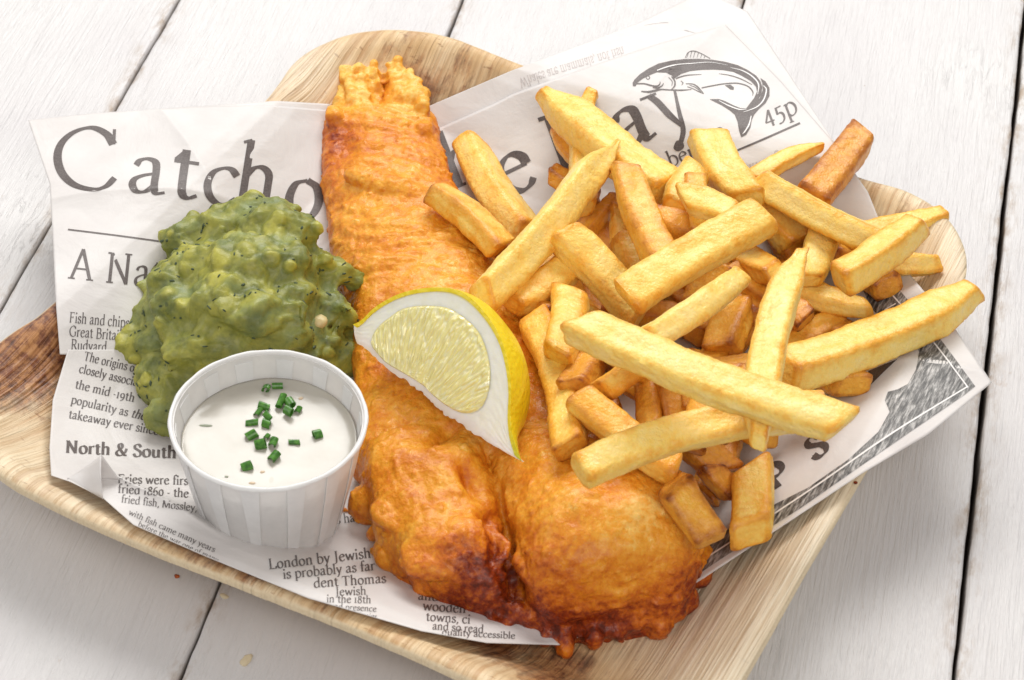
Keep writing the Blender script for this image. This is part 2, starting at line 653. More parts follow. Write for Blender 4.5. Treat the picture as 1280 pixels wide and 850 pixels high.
# lower left part
paper_part("column_page",
           [(64, 594), (88, 602), (128, 622), (165, 655), (250, 692), (380, 745), (520, 785), (600, 799), (690, 801)],
           [(85, 437), (165, 437), (300, 400), (560, 330)],
           [(64, 594), (62, 560), (66, 500), (78, 460), (85, 437)],
           [(700, 806), (640, 560), (560, 330)], .07, 220, 150)
# upper left flap
paper_part("folded_flap",
           [(75, 443), (165, 444), (300, 440), (480, 430)],
           [(35, 150), (120, 141), (250, 133), (330, 131), (412, 138)],
           [(75, 443), (70, 380), (66, 300), (62, 230), (35, 150)],
           [(480, 430), (440, 300), (412, 138)], .0, 150, 150)
# lifted corner of the sheet at the lower left: its underside shows
_e0 = on_paper(resample([(84, 599), (104, 610), (129, 624)], 24), .05)
_e1 = on_paper(resample([(84, 598), (104, 594), (131, 590)], 24), .10)
_e2 = on_paper(resample([(86, 598), (118, 598), (150, 600)], 24), .08)
_lift = np.linspace(0, 1, 24) ** 1.3
_e1[:, 2] += .75 * _lift
_rows = [_e0 * (1 - q) + _e1 * q + np.array([0, -.12, .16]) * (math.sin(math.pi * q) * _lift[:, None]) for q in np.linspace(0, 1, 9)]
_rows += [_e1 * (1 - q) + _e2 * q for q in np.linspace(.12, 1, 8)]
_o = mk("lifted_corner", np.concatenate(_rows), gridf(17, 24)[:, ::-1], M_PAPER, sheet)
_sm = _o.modifiers.new("s", 'SOLIDIFY'); _sm.thickness = .00012; _sm.offset = 0

# pale fold lying behind the right headline
paper_part("back_fold",
           [(470, 230), (620, 170), (800, 110), (930, 60), (1047, 200)],
           [(480, 160), (542, 130), (640, 88), (700, 66), (800, 28), (850, 3), (880, -12)],
           [(470, 230), (475, 190), (480, 160)],
           [(1047, 200), (1043, 178), (965, 60), (935, 15), (880, -12)], .0, 150, 60)
# second ply seen along the top of the left flap
paper_part("top_fold",
           [(120, 200), (250, 180), (412, 172)],
           [(180, 137), (300, 129), (345, 126), (412, 130)],
           [(120, 200), (150, 160), (180, 137)],
           [(412, 172), (412, 130)], -.04, 60, 20)


def hit(px, py, which):
    d = ray(px, py)
    d = d / np.linalg.norm(d)
    for k in which:
        r = BVHS[k].ray_cast(Vector(CAM), Vector(d))
        if r[0] is not None:
            n = r[1] if r[1].z > 0 else -r[1]
            return np.array(r[0]) + np.array(n) * OFFN[0]
    return None


OFFN = [.012]

# ---- a small roman type face: strokes with a broad-nib contrast.  s = smooth stroke, l = straight, f = foot serif, d = dot
GL = {
 'a': (.43, "s .08,.34 .12,.41 .20,.44 .28,.41 .30,.31 .30,.12 .33,.03 .42,.05;s .30,.27 .18,.23 .09,.17 .07,.09 .12,.02 .21,.03 .30,.12"),
 'b': (.49, "l .11,.71 .11,.03;s .11,.34 .20,.43 .31,.42 .40,.34 .43,.22 .39,.08 .28,.0 .18,.0 .11,.05;n .03,.675 .12,.71"),
 'c': (.42, "s .36,.36 .29,.43 .20,.43 .10,.36 .06,.22 .10,.08 .20,.0 .30,.02 .38,.09"),
 'd': (.50, "l .38,.71 .38,.02;s .38,.36 .30,.43 .20,.42 .10,.34 .07,.20 .11,.06 .20,.0 .30,.03 .38,.1;n .30,.675 .39,.71;l .38,.03 .46,.04"),
 'e': (.43, "l .08,.25 .36,.28;s .36,.28 .34,.37 .26,.43 .17,.42 .08,.33 .06,.2 .11,.06 .22,.0 .32,.03 .38,.1"),
 'f': (.30, "s .33,.66 .27,.71 .2,.70 .15,.62 .14,.5 .14,.02;l .04,.42 .28,.42;f .14,0"),
 'g': (.44, "s .21,.43 .11,.38 .09,.28 .13,.19 .21,.17 .31,.21 .33,.32 .29,.40 .21,.43;s .14,.17 .09,.11 .16,.05 .32,.03 .38,-.06 .33,-.16 .2,-.2 .08,-.15 .07,-.06 .15,.02;l .3,.41 .42,.42"),
 'h': (.50, "l .11,.71 .11,0;s .11,.32 .19,.42 .28,.44 .36,.38 .37,.25 .37,0;f .11,0;f .37,0;n .03,.675 .12,.71"),
 'i': (.23, "l .11,.42 .11,0;f .11,0;n .03,.39 .12,.43;d .11,.62"),
 'j': (.22, "s .11,.42 .11,-.05 .06,-.2 -.02,-.2;d .11,.62"),
 'k': (.48, "l .11,.71 .11,0;l .35,.42 .12,.2;l .2,.26 .40,.0;f .11,0;n .03,.675 .12,.71;l .27,.42 .43,.42;l .36,0 .48,0"),
 'l': (.23, "l .11,.71 .11,0;f .11,0;n .03,.675 .12,.71"),
 'm': (.75, "l .11,.43 .11,0;s .11,.32 .19,.42 .27,.43 .34,.38 .35,.25 .35,0;s .35,.32 .43,.42 .52,.43 .60,.38 .61,.25 .61,0;f .11,0;f .35,0;f .61,0;n .03,.395 .12,.43"),
 'n': (.50, "l .11,.43 .11,0;s .11,.32 .19,.42 .28,.44 .36,.38 .37,.25 .37,0;f .11,0;f .37,0;n .03,.395 .12,.43"),
 'o': (.47, "s .23,.43 .11,.37 .065,.215 .11,.06 .23,.0 .35,.06 .40,.215 .35,.37 .23,.43"),
 'p': (.49, "l .11,.43 .11,-.22;s .11,.34 .20,.43 .31,.42 .40,.34 .43,.22 .39,.08 .28,.0 .18,.0 .11,.06;f .11,-.22;n .03,.395 .12,.43"),
 'q': (.49, "l .38,.43 .38,-.22;s .38,.36 .30,.43 .20,.42 .10,.34 .07,.20 .11,.06 .20,.0 .30,.03 .38,.1;f .38,-.22"),
 'r': (.35, "l .11,.43 .11,0;s .11,.30 .18,.40 .26,.43 .32,.41;f .11,0;n .03,.395 .12,.43"),
 's': (.36, "s .30,.35 .24,.42 .16,.43 .09,.38 .09,.29 .17,.24 .27,.18 .30,.10 .25,.02 .17,.0 .09,.03 .06,.11"),
 't': (.31, "s .14,.56 .14,.15 .16,.04 .22,.01 .30,.05;l .03,.42 .28,.42;l .05,.43 .14,.54"),
 'u': (.50, "s .11,.42 .11,.12 .16,.03 .24,.01 .32,.05 .37,.13;l .37,.43 .37,.02;l .04,.41 .11,.42;l .30,.41 .37,.42;l .37,.02 .45,.03"),
 'v': (.44, "l .07,.42 .22,.01;l .22,.01 .37,.42;l .01,.42 .14,.42;l .30,.42 .43,.42"),
 'w': (.66, "l .07,.42 .20,.01;l .20,.01 .33,.40;l .33,.40 .46,.01;l .46,.01 .60,.42;l .01,.42 .14,.42;l .54,.42 .66,.42"),
 'x': (.44, "l .07,.42 .37,.0;l .37,.42 .07,.0;l .01,.42 .14,.42;l .3,0 .43,0"),
 'y': (.44, "l .07,.42 .23,.04;s .37,.42 .23,.04 .14,-.17 .05,-.20;l .01,.42 .15,.42;l .30,.42 .43,.42"),
 'z': (.40, "l .05,.42 .34,.42;l .34,.41 .06,.01;l .05,.01 .35,.01"),
 'A': (.66, "l .32,.68 .10,.02;l .32,.68 .55,.02;l .19,.24 .46,.24;f .10,0;f .55,0"),
 'B': (.58, "l .14,.66 .14,0;s .14,.65 .35,.64 .43,.55 .42,.42 .3,.36 .16,.36;s .16,.36 .38,.35 .50,.25 .48,.10 .36,.01 .14,.01;l .05,.66 .2,.66;l .05,.0 .2,.0"),
 'C': (.64, "s .57,.50 .50,.61 .36,.67 .20,.61 .09,.48 .06,.32 .11,.15 .23,.03 .40,-.01 .52,.03 .60,.13;n .575,.665 .575,.50"),
 'D': (.70, "l .14,.66 .14,0;s .12,.65 .36,.65 .55,.57 .63,.40 .62,.24 .52,.08 .34,.01 .12,.01;l .03,.66 .2,.66;l .03,.0 .2,.0"),
 'F': (.54, "l .14,.66 .14,0;l .05,.65 .48,.65;l .14,.35 .37,.35;f .14,0;n .48,.66 .48,.53;n .37,.42 .37,.28"),
 'G': (.68, "s .57,.50 .50,.61 .36,.67 .20,.61 .09,.48 .06,.32 .11,.15 .23,.03 .40,-.01 .55,.05;l .57,.28 .57,.04;l .48,.29 .65,.29;n .57,.65 .57,.50"),
 'H': (.70, "l .14,.66 .14,0;l .54,.66 .54,0;l .14,.34 .54,.34;f .14,0;f .54,0;f .14,.66;f .54,.66"),
 'I': (.3, "l .14,.66 .14,0;f .14,0;f .14,.66"),
 'J': (.34, "s .18,.66 .18,.10 .14,-.08 .02,-.14;f .18,.66"),
 'L': (.56, "l .14,.66 .14,0;l .05,.01 .50,.01;f .14,.66;l .50,.01 .52,.16"),
 'M': (.82, "l .13,.66 .10,0;l .13,.66 .40,.02;l .40,.02 .66,.66;l .66,.66 .70,0;f .10,0;f .70,0"),
 'N': (.70, "l .14,.66 .14,0;l .14,.66 .54,.01;l .54,.66 .54,.0;f .14,0;f .54,.66;l .04,.66 .14,.66"),
 'P': (.55, "l .14,.66 .14,0;s .14,.65 .36,.65 .47,.55 .46,.40 .34,.31 .16,.31;f .14,0;f .14,.66"),
 'R': (.60, "l .14,.66 .14,0;s .14,.65 .36,.65 .46,.56 .44,.41 .34,.34 .16,.34;l .30,.33 .54,.01;f .14,0;f .14,.66;l .5,.01 .6,.01"),
 'S': (.48, "s .40,.53 .33,.64 .22,.67 .11,.60 .10,.47 .22,.38 .36,.29 .41,.16 .35,.03 .22,-.01 .12,.03 .06,.14;n .40,.64 .40,.52;n .06,.15 .06,.01"),
 'T': (.58, "l .28,.65 .28,0;l .03,.64 .53,.64;f .28,0;n .03,.65 .03,.53;n .53,.65 .53,.53"),
 'W': (.9, "l .07,.66 .25,.01;l .25,.01 .44,.62;l .44,.62 .60,.01;l .60,.01 .80,.66;f .07,.66;f .80,.66"),
 '0': (.44, "s .22,.47 .11,.40 .07,.23 .11,.05 .22,.0 .33,.05 .37,.23 .33,.40 .22,.47"),
 '1': (.30, "l .14,.47 .14,0;f .14,0;l .06,.43 .14,.47"),
 '2': (.42, "s .08,.38 .14,.45 .23,.46 .31,.38 .27,.24 .07,.02;l .07,.02 .36,.02"),
 '4': (.44, "l .28,.46 .05,.07;l .04,.07 .38,.07;l .28,.46 .28,-.10"),
 '5': (.40, "s .10,.20 .22,.23 .31,.15 .30,.0 .20,-.10 .06,-.12;l .11,.20 .13,.44;l .13,.42 .33,.44"),
 '6': (.44, "s .34,.64 .18,.56 .09,.38 .07,.2 .12,.05 .22,.0 .33,.06 .37,.19 .31,.32 .2,.34 .09,.24"),
 '8': (.44, "s .22,.35 .12,.42 .11,.53 .22,.61 .33,.54 .32,.43 .22,.35 .10,.26 .07,.13 .14,.02 .23,.0 .33,.04 .37,.15 .31,.27 .22,.35"),
 '9': (.44, "s .10,-.14 .26,-.04 .35,.12 .36,.28 .30,.42 .20,.45 .09,.38 .07,.25 .13,.14 .24,.13 .35,.24"),
 '&': (.66, "s .58,.40 .50,.18 .34,.02 .18,.0 .08,.08 .08,.20 .20,.32 .34,.44 .35,.58 .26,.66 .17,.60 .18,.45 .34,.22 .46,.05 .60,.02"),
 '-': (.28, "l .04,.22 .22,.22"), ',': (.2, "s .10,.06 .12,.0 .05,-.12"), "'": (.16, "l .09,.70 .07,.56"), '.': (.2, "d .09,.03"), ' ': (.24, ""),
}


def glyph_quads(ch, bold=1.0, res=6):
    adv, src = GL[ch]
    Q = []
    thick, thin = .092 * bold, .034 * (1 + (bold - 1) * .5)
    for part in src.split(';'):
        if not part.strip():
            continue
        k, *pt = part.split()
        p = np.array([[float(c) for c in q.split(',')] for q in pt])
        if k == 'f':
            p = np.array([p[0] + (-.085, thin * .4), p[0] + (.085, thin * .4)]); ws = np.array([thin, thin])
        elif k == 'n':
            p = resample(p, 3); ws = np.full(3, thin * .9)
        elif k == 'd':
            a = np.linspace(0, 2 * math.pi, 9)[:-1]
            r = thick * .62
            Q.append(('poly', p[0] + r * np.stack([np.cos(a), np.sin(a)], 1)))
            continue
        else:
            if k == 's':
                p = catmull(p, res)
            else:
                p = resample(p, 4)
            t = np.gradient(p, axis=0)
            an = np.arctan2(t[:, 1], t[:, 0])
            ws = thin + (thick - thin) * np.abs(np.sin(an - math.radians(18))) ** 1.3
            if k == 'l' and len(pt) == 2 and abs(p[0][1] - p[-1][1]) < .06:
                ws = ws * 0 + thin * 1.15
        t = np.gradient(p, axis=0)
        t /= np.linalg.norm(t, axis=1)[:, None] + 1e-9
        n = np.stack([-t[:, 1], t[:, 0]], 1)
        Q.append(('strip', p + n * ws[:, None] / 2, p - n * ws[:, None] / 2))
    return adv, Q


class Print:
    def __init__(s):
        s.V, s.F = [], []

    def add(s, P, faces, which):
        H = [hit(x, y, which) for x, y in P]
        base = len(s.V)
        idx = {}
        for i, h in enumerate(H):
            if h is not None:
                idx[i] = len(s.V); s.V.append(h)
        for f in faces:
            if all(i in idx for i in f):
                s.F.append([idx[i] for i in f])

    def text(s, txt, x, y, deg, em, which, sx=1.0, bold=1.0, skew=0.0, flip=False, res=6, yscale=1.0, ls=0.0, bend=0.0):
        """bend: degrees the baseline turns per em of advance"""
        cx, cy, a = x, y, math.radians(deg)
        for ch in txt:
            adv, Q = glyph_quads(ch, bold, res)
            ca, sa = math.cos(a), math.sin(a)

            def tr(P):
                u = (P[:, 0] + skew * P[:, 1]) * em * sx
                v = P[:, 1] * em * yscale
                if flip:
                    v = -v
                return np.stack([cx + u * ca + v * sa, cy + u * sa - v * ca], 1)
            for q in Q:
                if q[0] == 'poly':
                    s.add(tr(q[1]), [list(range(len(q[1])))], which)
                else:
                    A, B = tr(q[1]), tr(q[2])
                    n = len(A)
                    s.add(np.concatenate([A, B]), [[i, i + 1, n + i + 1, n + i] for i in range(n - 1)], which)
            st = (adv + ls) * em * sx
            cx += st * ca; cy += st * sa
            a += math.radians(bend) * adv
        return cx, cy

    def stroke(s, pts, ws, which, n=8, smooth=True):
        p = catmull(pts, n) if smooth else resample(pts, max(2, n))
        wv = np.interp(np.linspace(0, 1, len(p)), np.linspace(0, 1, len(ws)), ws)
        t = np.gradient(p, axis=0); t /= np.linalg.norm(t, axis=1)[:, None] + 1e-9
        nn = np.stack([-t[:, 1], t[:, 0]], 1)
        A, B = p + nn * wv[:, None] / 2, p - nn * wv[:, None] / 2
        m = len(p)
        s.add(np.concatenate([A, B]), [[i, i + 1, m + i + 1, m + i] for i in range(m - 1)], which)

    def poly(s, pts, which, maxlen=10, smooth=0):
        pts = catmull(pts, smooth, True) if smooth else np.asarray(pts, float)
        tris = [tuple(t) for t in tessellate_polygon([[Vector((x, y, 0)) for x, y in pts]])]
        V = [tuple(p) for p in pts]
        for _ in range(7):
            out, mid, done = [], {}, True

            def md(i, j):
                k = (min(i, j), max(i, j))
                if k not in mid:
                    a_, b_ = V[i], V[j]
                    if math.hypot(a_[0] - b_[0], a_[1] - b_[1]) < maxlen:
                        mid[k] = None
                    else:
                        V.append(((a_[0] + b_[0]) / 2, (a_[1] + b_[1]) / 2)); mid[k] = len(V) - 1
                return mid[k]
            for (i, j, k) in tris:
                a_, b_, c_ = md(i, j), md(j, k), md(k, i)
                m_ = [q is not None for q in (a_, b_, c_)]
                if all(m_):
                    out += [(i, a_, c_), (a_, j, b_), (c_, b_, k), (a_, b_, c_)]; done = False
                elif not any(m_):
                    out.append((i, j, k))
                else:
                    done = False
                    ring = [i] + ([a_] if a_ is not None else []) + [j] + ([b_] if b_ is not None else []) + [k] + ([c_] if c_ is not None else [])
                    if len(ring) == 4:
                        r0 = next(q for q in range(4) if ring[q] in (a_, b_, c_) and ring[q] not in (i, j, k))
                        ring = ring[r0:] + ring[:r0]
                        out += [(ring[0], ring[1], ring[2]), (ring[0], ring[2], ring[3])]
                    else:
                        # two edges split: corner between them
                        if a_ is None: out += [(k, c_, b_), (i, j, b_), (i, b_, c_)]
                        elif b_ is None: out += [(i, a_, c_), (a_, j, k), (a_, k, c_)]
                        else: out += [(j, b_, a_), (i, a_, b_), (i, b_, k)]
            tris = out
            if done:
                break
        s.add(V, [list(t) for t in tris], which)

    def build(s, name, mat, label=None):
        o = mk(name, s.V, s.F, mat, sheet, smooth=True)
        if label:
            o["label"] = label
        return o


def ink(name, c, worn=.0, pat=None):
    m, nt, b = new_mat(name)
    P = worldpos(nt)
    n = noise(nt, P, 1800, 2)
    col = ramp(nt, n, [(.35, c), (.75, tuple(min(1, q * 1.6 + worn) for q in c))])
    if pat is not None:
        ang = pat
        g = noise(nt, mapping(nt, mapping(nt, P, rot=(0, 0, ang)), (1100, 170, 1)), 1.0, 4, .7)
        col = ramp(nt, g, [(.38, (.035, .033, .032)), (.5, (.16, .155, .15)), (.6, (.40, .39, .38)), (.68, (.62, .60, .59))])
    nt.links.new(col, b.inputs['Base Color'])
    b.inputs['Roughness'].default_value = .5
    return m


M_INK = ink("black_ink", (.055, .045, .043), .03)
M_INK_S = ink("small_print_ink", (.075, .062, .060), .04)
M_INK_R = ink("brown_black_ink", (.070, .054, .050), .03)
M_GHOST = ink("show_through_ink", (.44, .40, .39), .0)
M_WHITEINK = plain("unprinted_line", (.80, .78, .77), .5)

# headline
h = Print()
FL, RT, LOW, BK = [2], [0], [1], [3]
h.text('C', 62, 233, 3, 118, FL, yscale=.96, sx=1.14, bold=.88, res=8)
h.text('a', 156, 239, 8, 100, FL, sx=1.18, bold=.9)
h.text('t', 208, 245, 8, 108, FL, sx=1.15, bold=.95)
h.text('c', 249, 251, 9, 104, FL, sx=1.12, bold=.95)
h.text('h', 289, 256, 9, 118, FL, sx=.95, bold=.95)
h.text('o', 350, 269, 11, 114, FL, sx=.97, bold=1.1, res=8)
h.build("headline", M_INK_R); h = Print()
h.text('h', 564, 238, -21, 104, RT, bold=1.15)
h.text('e', 629, 247, -20, 108, RT, sx=1.08, bold=1.2, res=8)
h.text('D', 697, 227, -20, 122, RT, bold=1.15, res=8)
h.text('a', 774, 191, -22, 108, RT, sx=1.15, bold=1.1, res=8)
# y, leaning with its long tail
h.stroke([(811, 120), (822, 128), (836, 143), (852, 157)], [7, 8.5, 8.5, 5], RT)
h.stroke([(843, 112), (849, 140), (854, 162), (851, 178), (849, 183)], [3, 5, 6.5, 6, 8], RT)
h.poly([(842, 184), (846, 176), (853, 177), (855, 184), (849, 189), (844, 188)], RT, smooth=4)
h.stroke([(800, 125), (820, 117)], [3, 3], RT, smooth=False)
h.build("headline", M_INK_R)
t = Print()
t.stroke([(85, 287), (150, 295), (216, 304), (300, 316)], [1.9] * 4, FL, n=14)
t.build("rule_line", M_INK_R); t = Print()
t.stroke([(905, 195), (950, 176), (1000, 154)], [2.4] * 3, RT, n=14)
t.build("rule_line", M_INK_R)
# sub headings
t = Print()
t.text("A Nation", 84, 348, 6, 51, FL, sx=1.0, yscale=1.1, bold=.9)
t.build("subheading", M_INK_R); t = Print()
t.text("North & South", 81, 566, 3, 22.4, LOW, sx=1.09, bold=1.7, res=4)
t.build("subheading", M_INK_R)
# issue number and price
t = Print()
t.text("mber", 817, 217, -21, 29, RT, sx=1.0)
t.text("2", 897, 180, -22, 38, RT)
t.text("45p", 957, 157, -21, 37, RT, sx=.92, bold=.95)
t.build("price_line", M_INK_R)
# body text
t = Print()
t.text("Fish and chips", 86, 403, 5, 19.5, FL, sx=.70, res=3, bold=1.1)
t.text("Great Britain", 86, 420, 5, 19.5, FL, sx=.70, res=3, bold=1.1)
t.text("Rudyard", 88, 437, 4, 19.5, FL, sx=.70, res=3, bold=1.1)
t.text("The origins of", 104, 450, 13.5, 16.5, LOW, sx=.78, res=3, bold=1.3)
t.text("closely associated", 98, 465.5, 13.5, 16.2, LOW, sx=.84, res=3, bold=1.3)
t.text("the mid -19th", 93, 485, 13.5, 16.2, LOW, sx=.94, res=3, bold=1.3)
cx_, cy_ = t.text("popularity as ", 88, 504, 13, 16.2, LOW, sx=.91, res=3, bold=1.3)
t.text("the", cx_, cy_, 13, 16.2, LOW, sx=.91, res=3, bold=1.3, skew=.25)
t.text("takeaway ever since", 85, 522.5, 11, 16.2, LOW, sx=.92, res=3, bold=1.3)
t.text("Fries were first", 147, 604, 1.5, 16.4, LOW, sx=.98, res=3, bold=1.3)
t.text("fried 1860 - the", 147, 616, 4, 16, LOW, sx=.98, res=3, bold=1.3)
t.text("fried fish, Mossley, man", 151, 628, 7, 14, LOW, sx=.95, res=3, bold=1.2)
t.text("with fish came many years", 160, 643, 24, 11, LOW, sx=1.05, res=3)
t.text("before the war one of many", 172, 657, 25, 9, LOW, sx=1.15, res=3)
t.text("es had", 414, 656, -7, 17, LOW, sx=.92, res=3, bold=1.2)
t.text("London by Jewish", 336, 712, -6.5, 19, LOW, sx=.98, res=3, bold=1.25)
t.text("is probably as far", 354, 724, -5.5, 18, LOW, sx=.98, res=3, bold=1.2)
t.text("dent Thomas", 392, 735, -4, 18, LOW, sx=1.0, res=3, bold=1.2)
t.text("Jewish", 419, 745, -2, 15.5, LOW, sx=1.0, res=3, bold=1.1)
t.text("in the 18th", 408, 753, 1.5, 14, LOW, sx=1.0, res=3, bold=1.1)
t.text("and presence", 412, 761, 4, 11, LOW, sx=1.05, res=3, bold=1.1)
t.text("of the colonies", 416, 768, 6, 9, LOW, sx=1.1, res=3)
t.text("spread", 513, 719, 6, 18, LOW, res=3, bold=1.2)
t.text("establ", 516, 735, 5, 18.5, LOW, res=3, bold=1.2)
t.text("and in", 522, 750, 4, 18.5, LOW, res=3, bold=1.2)
t.text("wooden", 528, 763, 4, 18, LOW, res=3, bold=1.2)
t.text("towns, ci", 532, 776, 4, 16.5, LOW, res=3, bold=1.2)
t.text("and so read", 540, 787, 4, 14.5, LOW, res=3, bold=1.2)
t.text("quality accessible", 552, 794, 3, 12, LOW, sx=1.15, res=3, bold=1.2)
t.build("body_text", M_INK_S)
# print that shows through from the other side
t = Print()
t.text("Whales are mammals, not fish", 648, 98, -17, 19, BK, sx=.62, flip=True, res=3)
t.build("show_through_text", M_GHOST); t = Print()
t.text("Fishmonger", 912, 214, -19, 27, RT, sx=.66, flip=True, res=3)
t.build("show_through_text", M_GHOST); t = Print()
t.text("fish and", 572, 150, -20, 14, BK + RT, flip=True, res=3)
t.build("show_through_text", M_GHOST)


# fish emblem
def c6(pts):
    return [(780 + x / 5.565, 50 + y / 5.565) for x, y in pts]


f = Print()
f.poly(c6([(62, 322), (60, 300), (72, 278), (110, 240), (170, 200), (240, 165), (330, 145), (420, 134), (520, 132), (610, 138), (700, 152), (790, 176),
           (860, 210), (920, 250), (950, 290), (962, 330), (955, 380), (925, 430), (880, 470), (850, 500), (830, 505), (870, 450), (905, 405), (925, 360),
           (918, 325), (880, 285), (820, 250), (760, 222), (690, 210), (620, 206), (540, 208), (460, 216), (400, 235), (360, 262), (350, 270), (330, 245), (290, 228),
           (230, 225), (190, 240), (130, 270), (90, 300), (82, 322)]), RT, maxlen=5)
f.poly(c6([(948, 265), (985, 290), (1012, 335), (1012, 390), (985, 440), (940, 480), (905, 520), (888, 560), (880, 610), (850, 660), (815, 678), (800, 630), (790, 570), (770, 520),
           (735, 490), (680, 455), (630, 430), (595, 413), (660, 412), (700, 425), (760, 455), (810, 475), (850, 478), (900, 450), (945, 405), (965, 350), (962, 300)]), RT, maxlen=5)
f.stroke(c6([(120, 358), (170, 362), (220, 352), (260, 345), (320, 348), (400, 350), (470, 345)]), [1.2, 2.6, 2.6, 1.6, 1.4, 1.8, .6], RT)
f.stroke(c6([(85, 305), (140, 305), (190, 318), (230, 322), (250, 305), (250, 290)]), [1.6, 1.6, 2.0, 2.0, 1.2, .6], RT)
f.stroke(c6([(200, 330), (235, 335), (265, 318), (275, 300)]), [1.6, 2, 1.4, .6], RT)
f.stroke(c6([(330, 255), (352, 285), (352, 320), (330, 345)]), [1, 2, 2, .8], RT)
f.stroke(c6([(310, 260), (335, 290), (332, 320)]), [.7, 1, .7], RT)
f.stroke(c6([(360, 270), (400, 255), (450, 245), (540, 240)]), [1.4, 1.5, 1.2, .4], RT)
f.stroke(c6([(540, 334), (620, 318), (700, 305), (790, 302), (860, 322), (895, 360), (895, 390)]), [1.4, 1.4, 1.3, 1.3, 1.4, 1.6, .5], RT, n=8)
f.poly(c6([(700, 315), (740, 312), (765, 330), (762, 348), (740, 345), (722, 330)]), RT)
f.stroke(c6([(430, 305), (480, 308), (515, 330), (555, 375)]), [.8, 1.2, 1.8, .6], RT)
f.stroke(c6([(440, 325), (480, 340), (520, 360), (555, 375)]), [.8, .8, 1, .6], RT)
f.stroke(c6([(455, 315), (495, 330), (535, 362)]), [.6, .8, .6], RT)
f.stroke(c6([(395, 285), (410, 300), (400, 315)]), [.6, 1.1, .6], RT)
f.stroke(c6([(425, 125), (445, 90), (480, 77), (530, 92), (600, 130)]), [.8, .9, 1.0, .9, .8], RT)
for a_, b_ in (((450, 88), (435, 125)), ((470, 80), (460, 125)), ((495, 82), (482, 125)), ((518, 90), (507, 126)), ((540, 102), (532, 127)), ((562, 114), (556, 128))):
    f.stroke(c6([a_, b_]), [.8, .5], RT, n=3, smooth=False)
f.stroke(c6([(152, 262), (165, 250), (180, 262), (168, 275), (154, 266)]), [.9] * 5, RT)
f.stroke(c6([(660, 235), (740, 248), (820, 275), (890, 312)]), [.4, 1.0, 1.2, .6], RT)
f.build("fish_emblem", M_INK_R)
OFFN[0] = .022
g = Print()
g.stroke(c6([(230, 215), (300, 190), (380, 172), (480, 165), (600, 158), (720, 178)]), [1.2, 1.4, 1.0, .9, .6, .3], RT)
g.stroke(c6([(740, 195), (820, 215), (890, 255), (935, 310), (930, 380)]), [.4, 1.1, 1.5, 1.6, .6], RT)
g.stroke(c6([(970, 320), (990, 350), (970, 420), (920, 470), (830, 505)]), [.8, 1.5, 1.6, 1.3, .5], RT)
g.stroke(c6([(660, 425), (730, 460), (800, 485), (850, 485)]), [.6, 1.4, 1.4, .5], RT)
g.stroke(c6([(885, 530), (870, 590), (840, 640), (825, 655)]), [1.0, 1.8, 1.6, .5], RT)
g.build("emblem_highlight", M_WHITEINK)
OFFN[0] = .012

# engraved banner at the lower right corner
M_ENGR = ink("engraved_grey_print", (.3, .3, .3), 0, pat=math.atan2(1, 2.0))
b_ = Print()
b_.poly([(1072, 345), (1098, 338), (1115, 352), (1150, 392), (1180, 430), (1219, 483), (1205, 494), (1100, 566), (1000, 636), (900, 700), (878, 715), (820, 745), (780, 745),
         (860, 700), (905, 665), (950, 640), (1010, 610), (1060, 575), (1098, 540), (1112, 515), (1106, 500), (1110, 490), (1122, 487), (1135, 480), (1145, 462), (1149, 440), (1140, 425), (1125, 418),
         (1110, 405), (1088, 385)], RT, maxlen=9)
b_.build("engraved_border", M_ENGR)
OFFN[0] = .024
b_ = Print()
b_.stroke([(1094, 345), (1150, 408), (1180, 445), (1210, 485)], [1.8] * 4, RT, n=8)
b_.stroke([(1209, 484), (1150, 520), (1100, 552), (1010, 615), (900, 687), (860, 712)], [1.8, 2.0, 2.2, 2, 2, 1.5], RT, n=10)
b_.stroke([(1120, 380), (1106, 388)], [1.6, 1.6], RT, n=4, smooth=False)
b_.build("border_line", M_WHITEINK)
OFFN[0] = .012
b_ = Print()
b_.text("P", 966, 614, -33, 60, RT, sx=.98, yscale=.72, bold=2.1, skew=-.1, res=8)
b_.text("S", 1017, 576, -33, 60, RT, sx=.90, yscale=.66, bold=2.1, res=8)
b_.poly([(1078, 478), (1086, 464), (1100, 458), (1122, 449), (1104, 466), (1088, 482)], RT)
b_.build("banner_letters", M_INK)
# ================================================================ FOOD HELPERS
def ell(c, r, rot=None, nu=14, nv=10):
    a = np.linspace(0, 2 * math.pi, nu, endpoint=False)
    b = np.linspace(-math.pi / 2, math.pi / 2, nv)
    A, B = np.meshgrid(a, b, indexing='ij')
    V = np.stack([np.cos(A) * np.cos(B), np.sin(A) * np.cos(B), np.sin(B)], -1).reshape(-1, 3) * np.asarray(r)
    if rot is not None:
        V = V @ np.array(Matrix.Rotation(rot[0], 3, 'Z') @ Matrix.Rotation(rot[1], 3, 'X')).T
    return V + np.asarray(c), gridf(nu, nv, True, False)


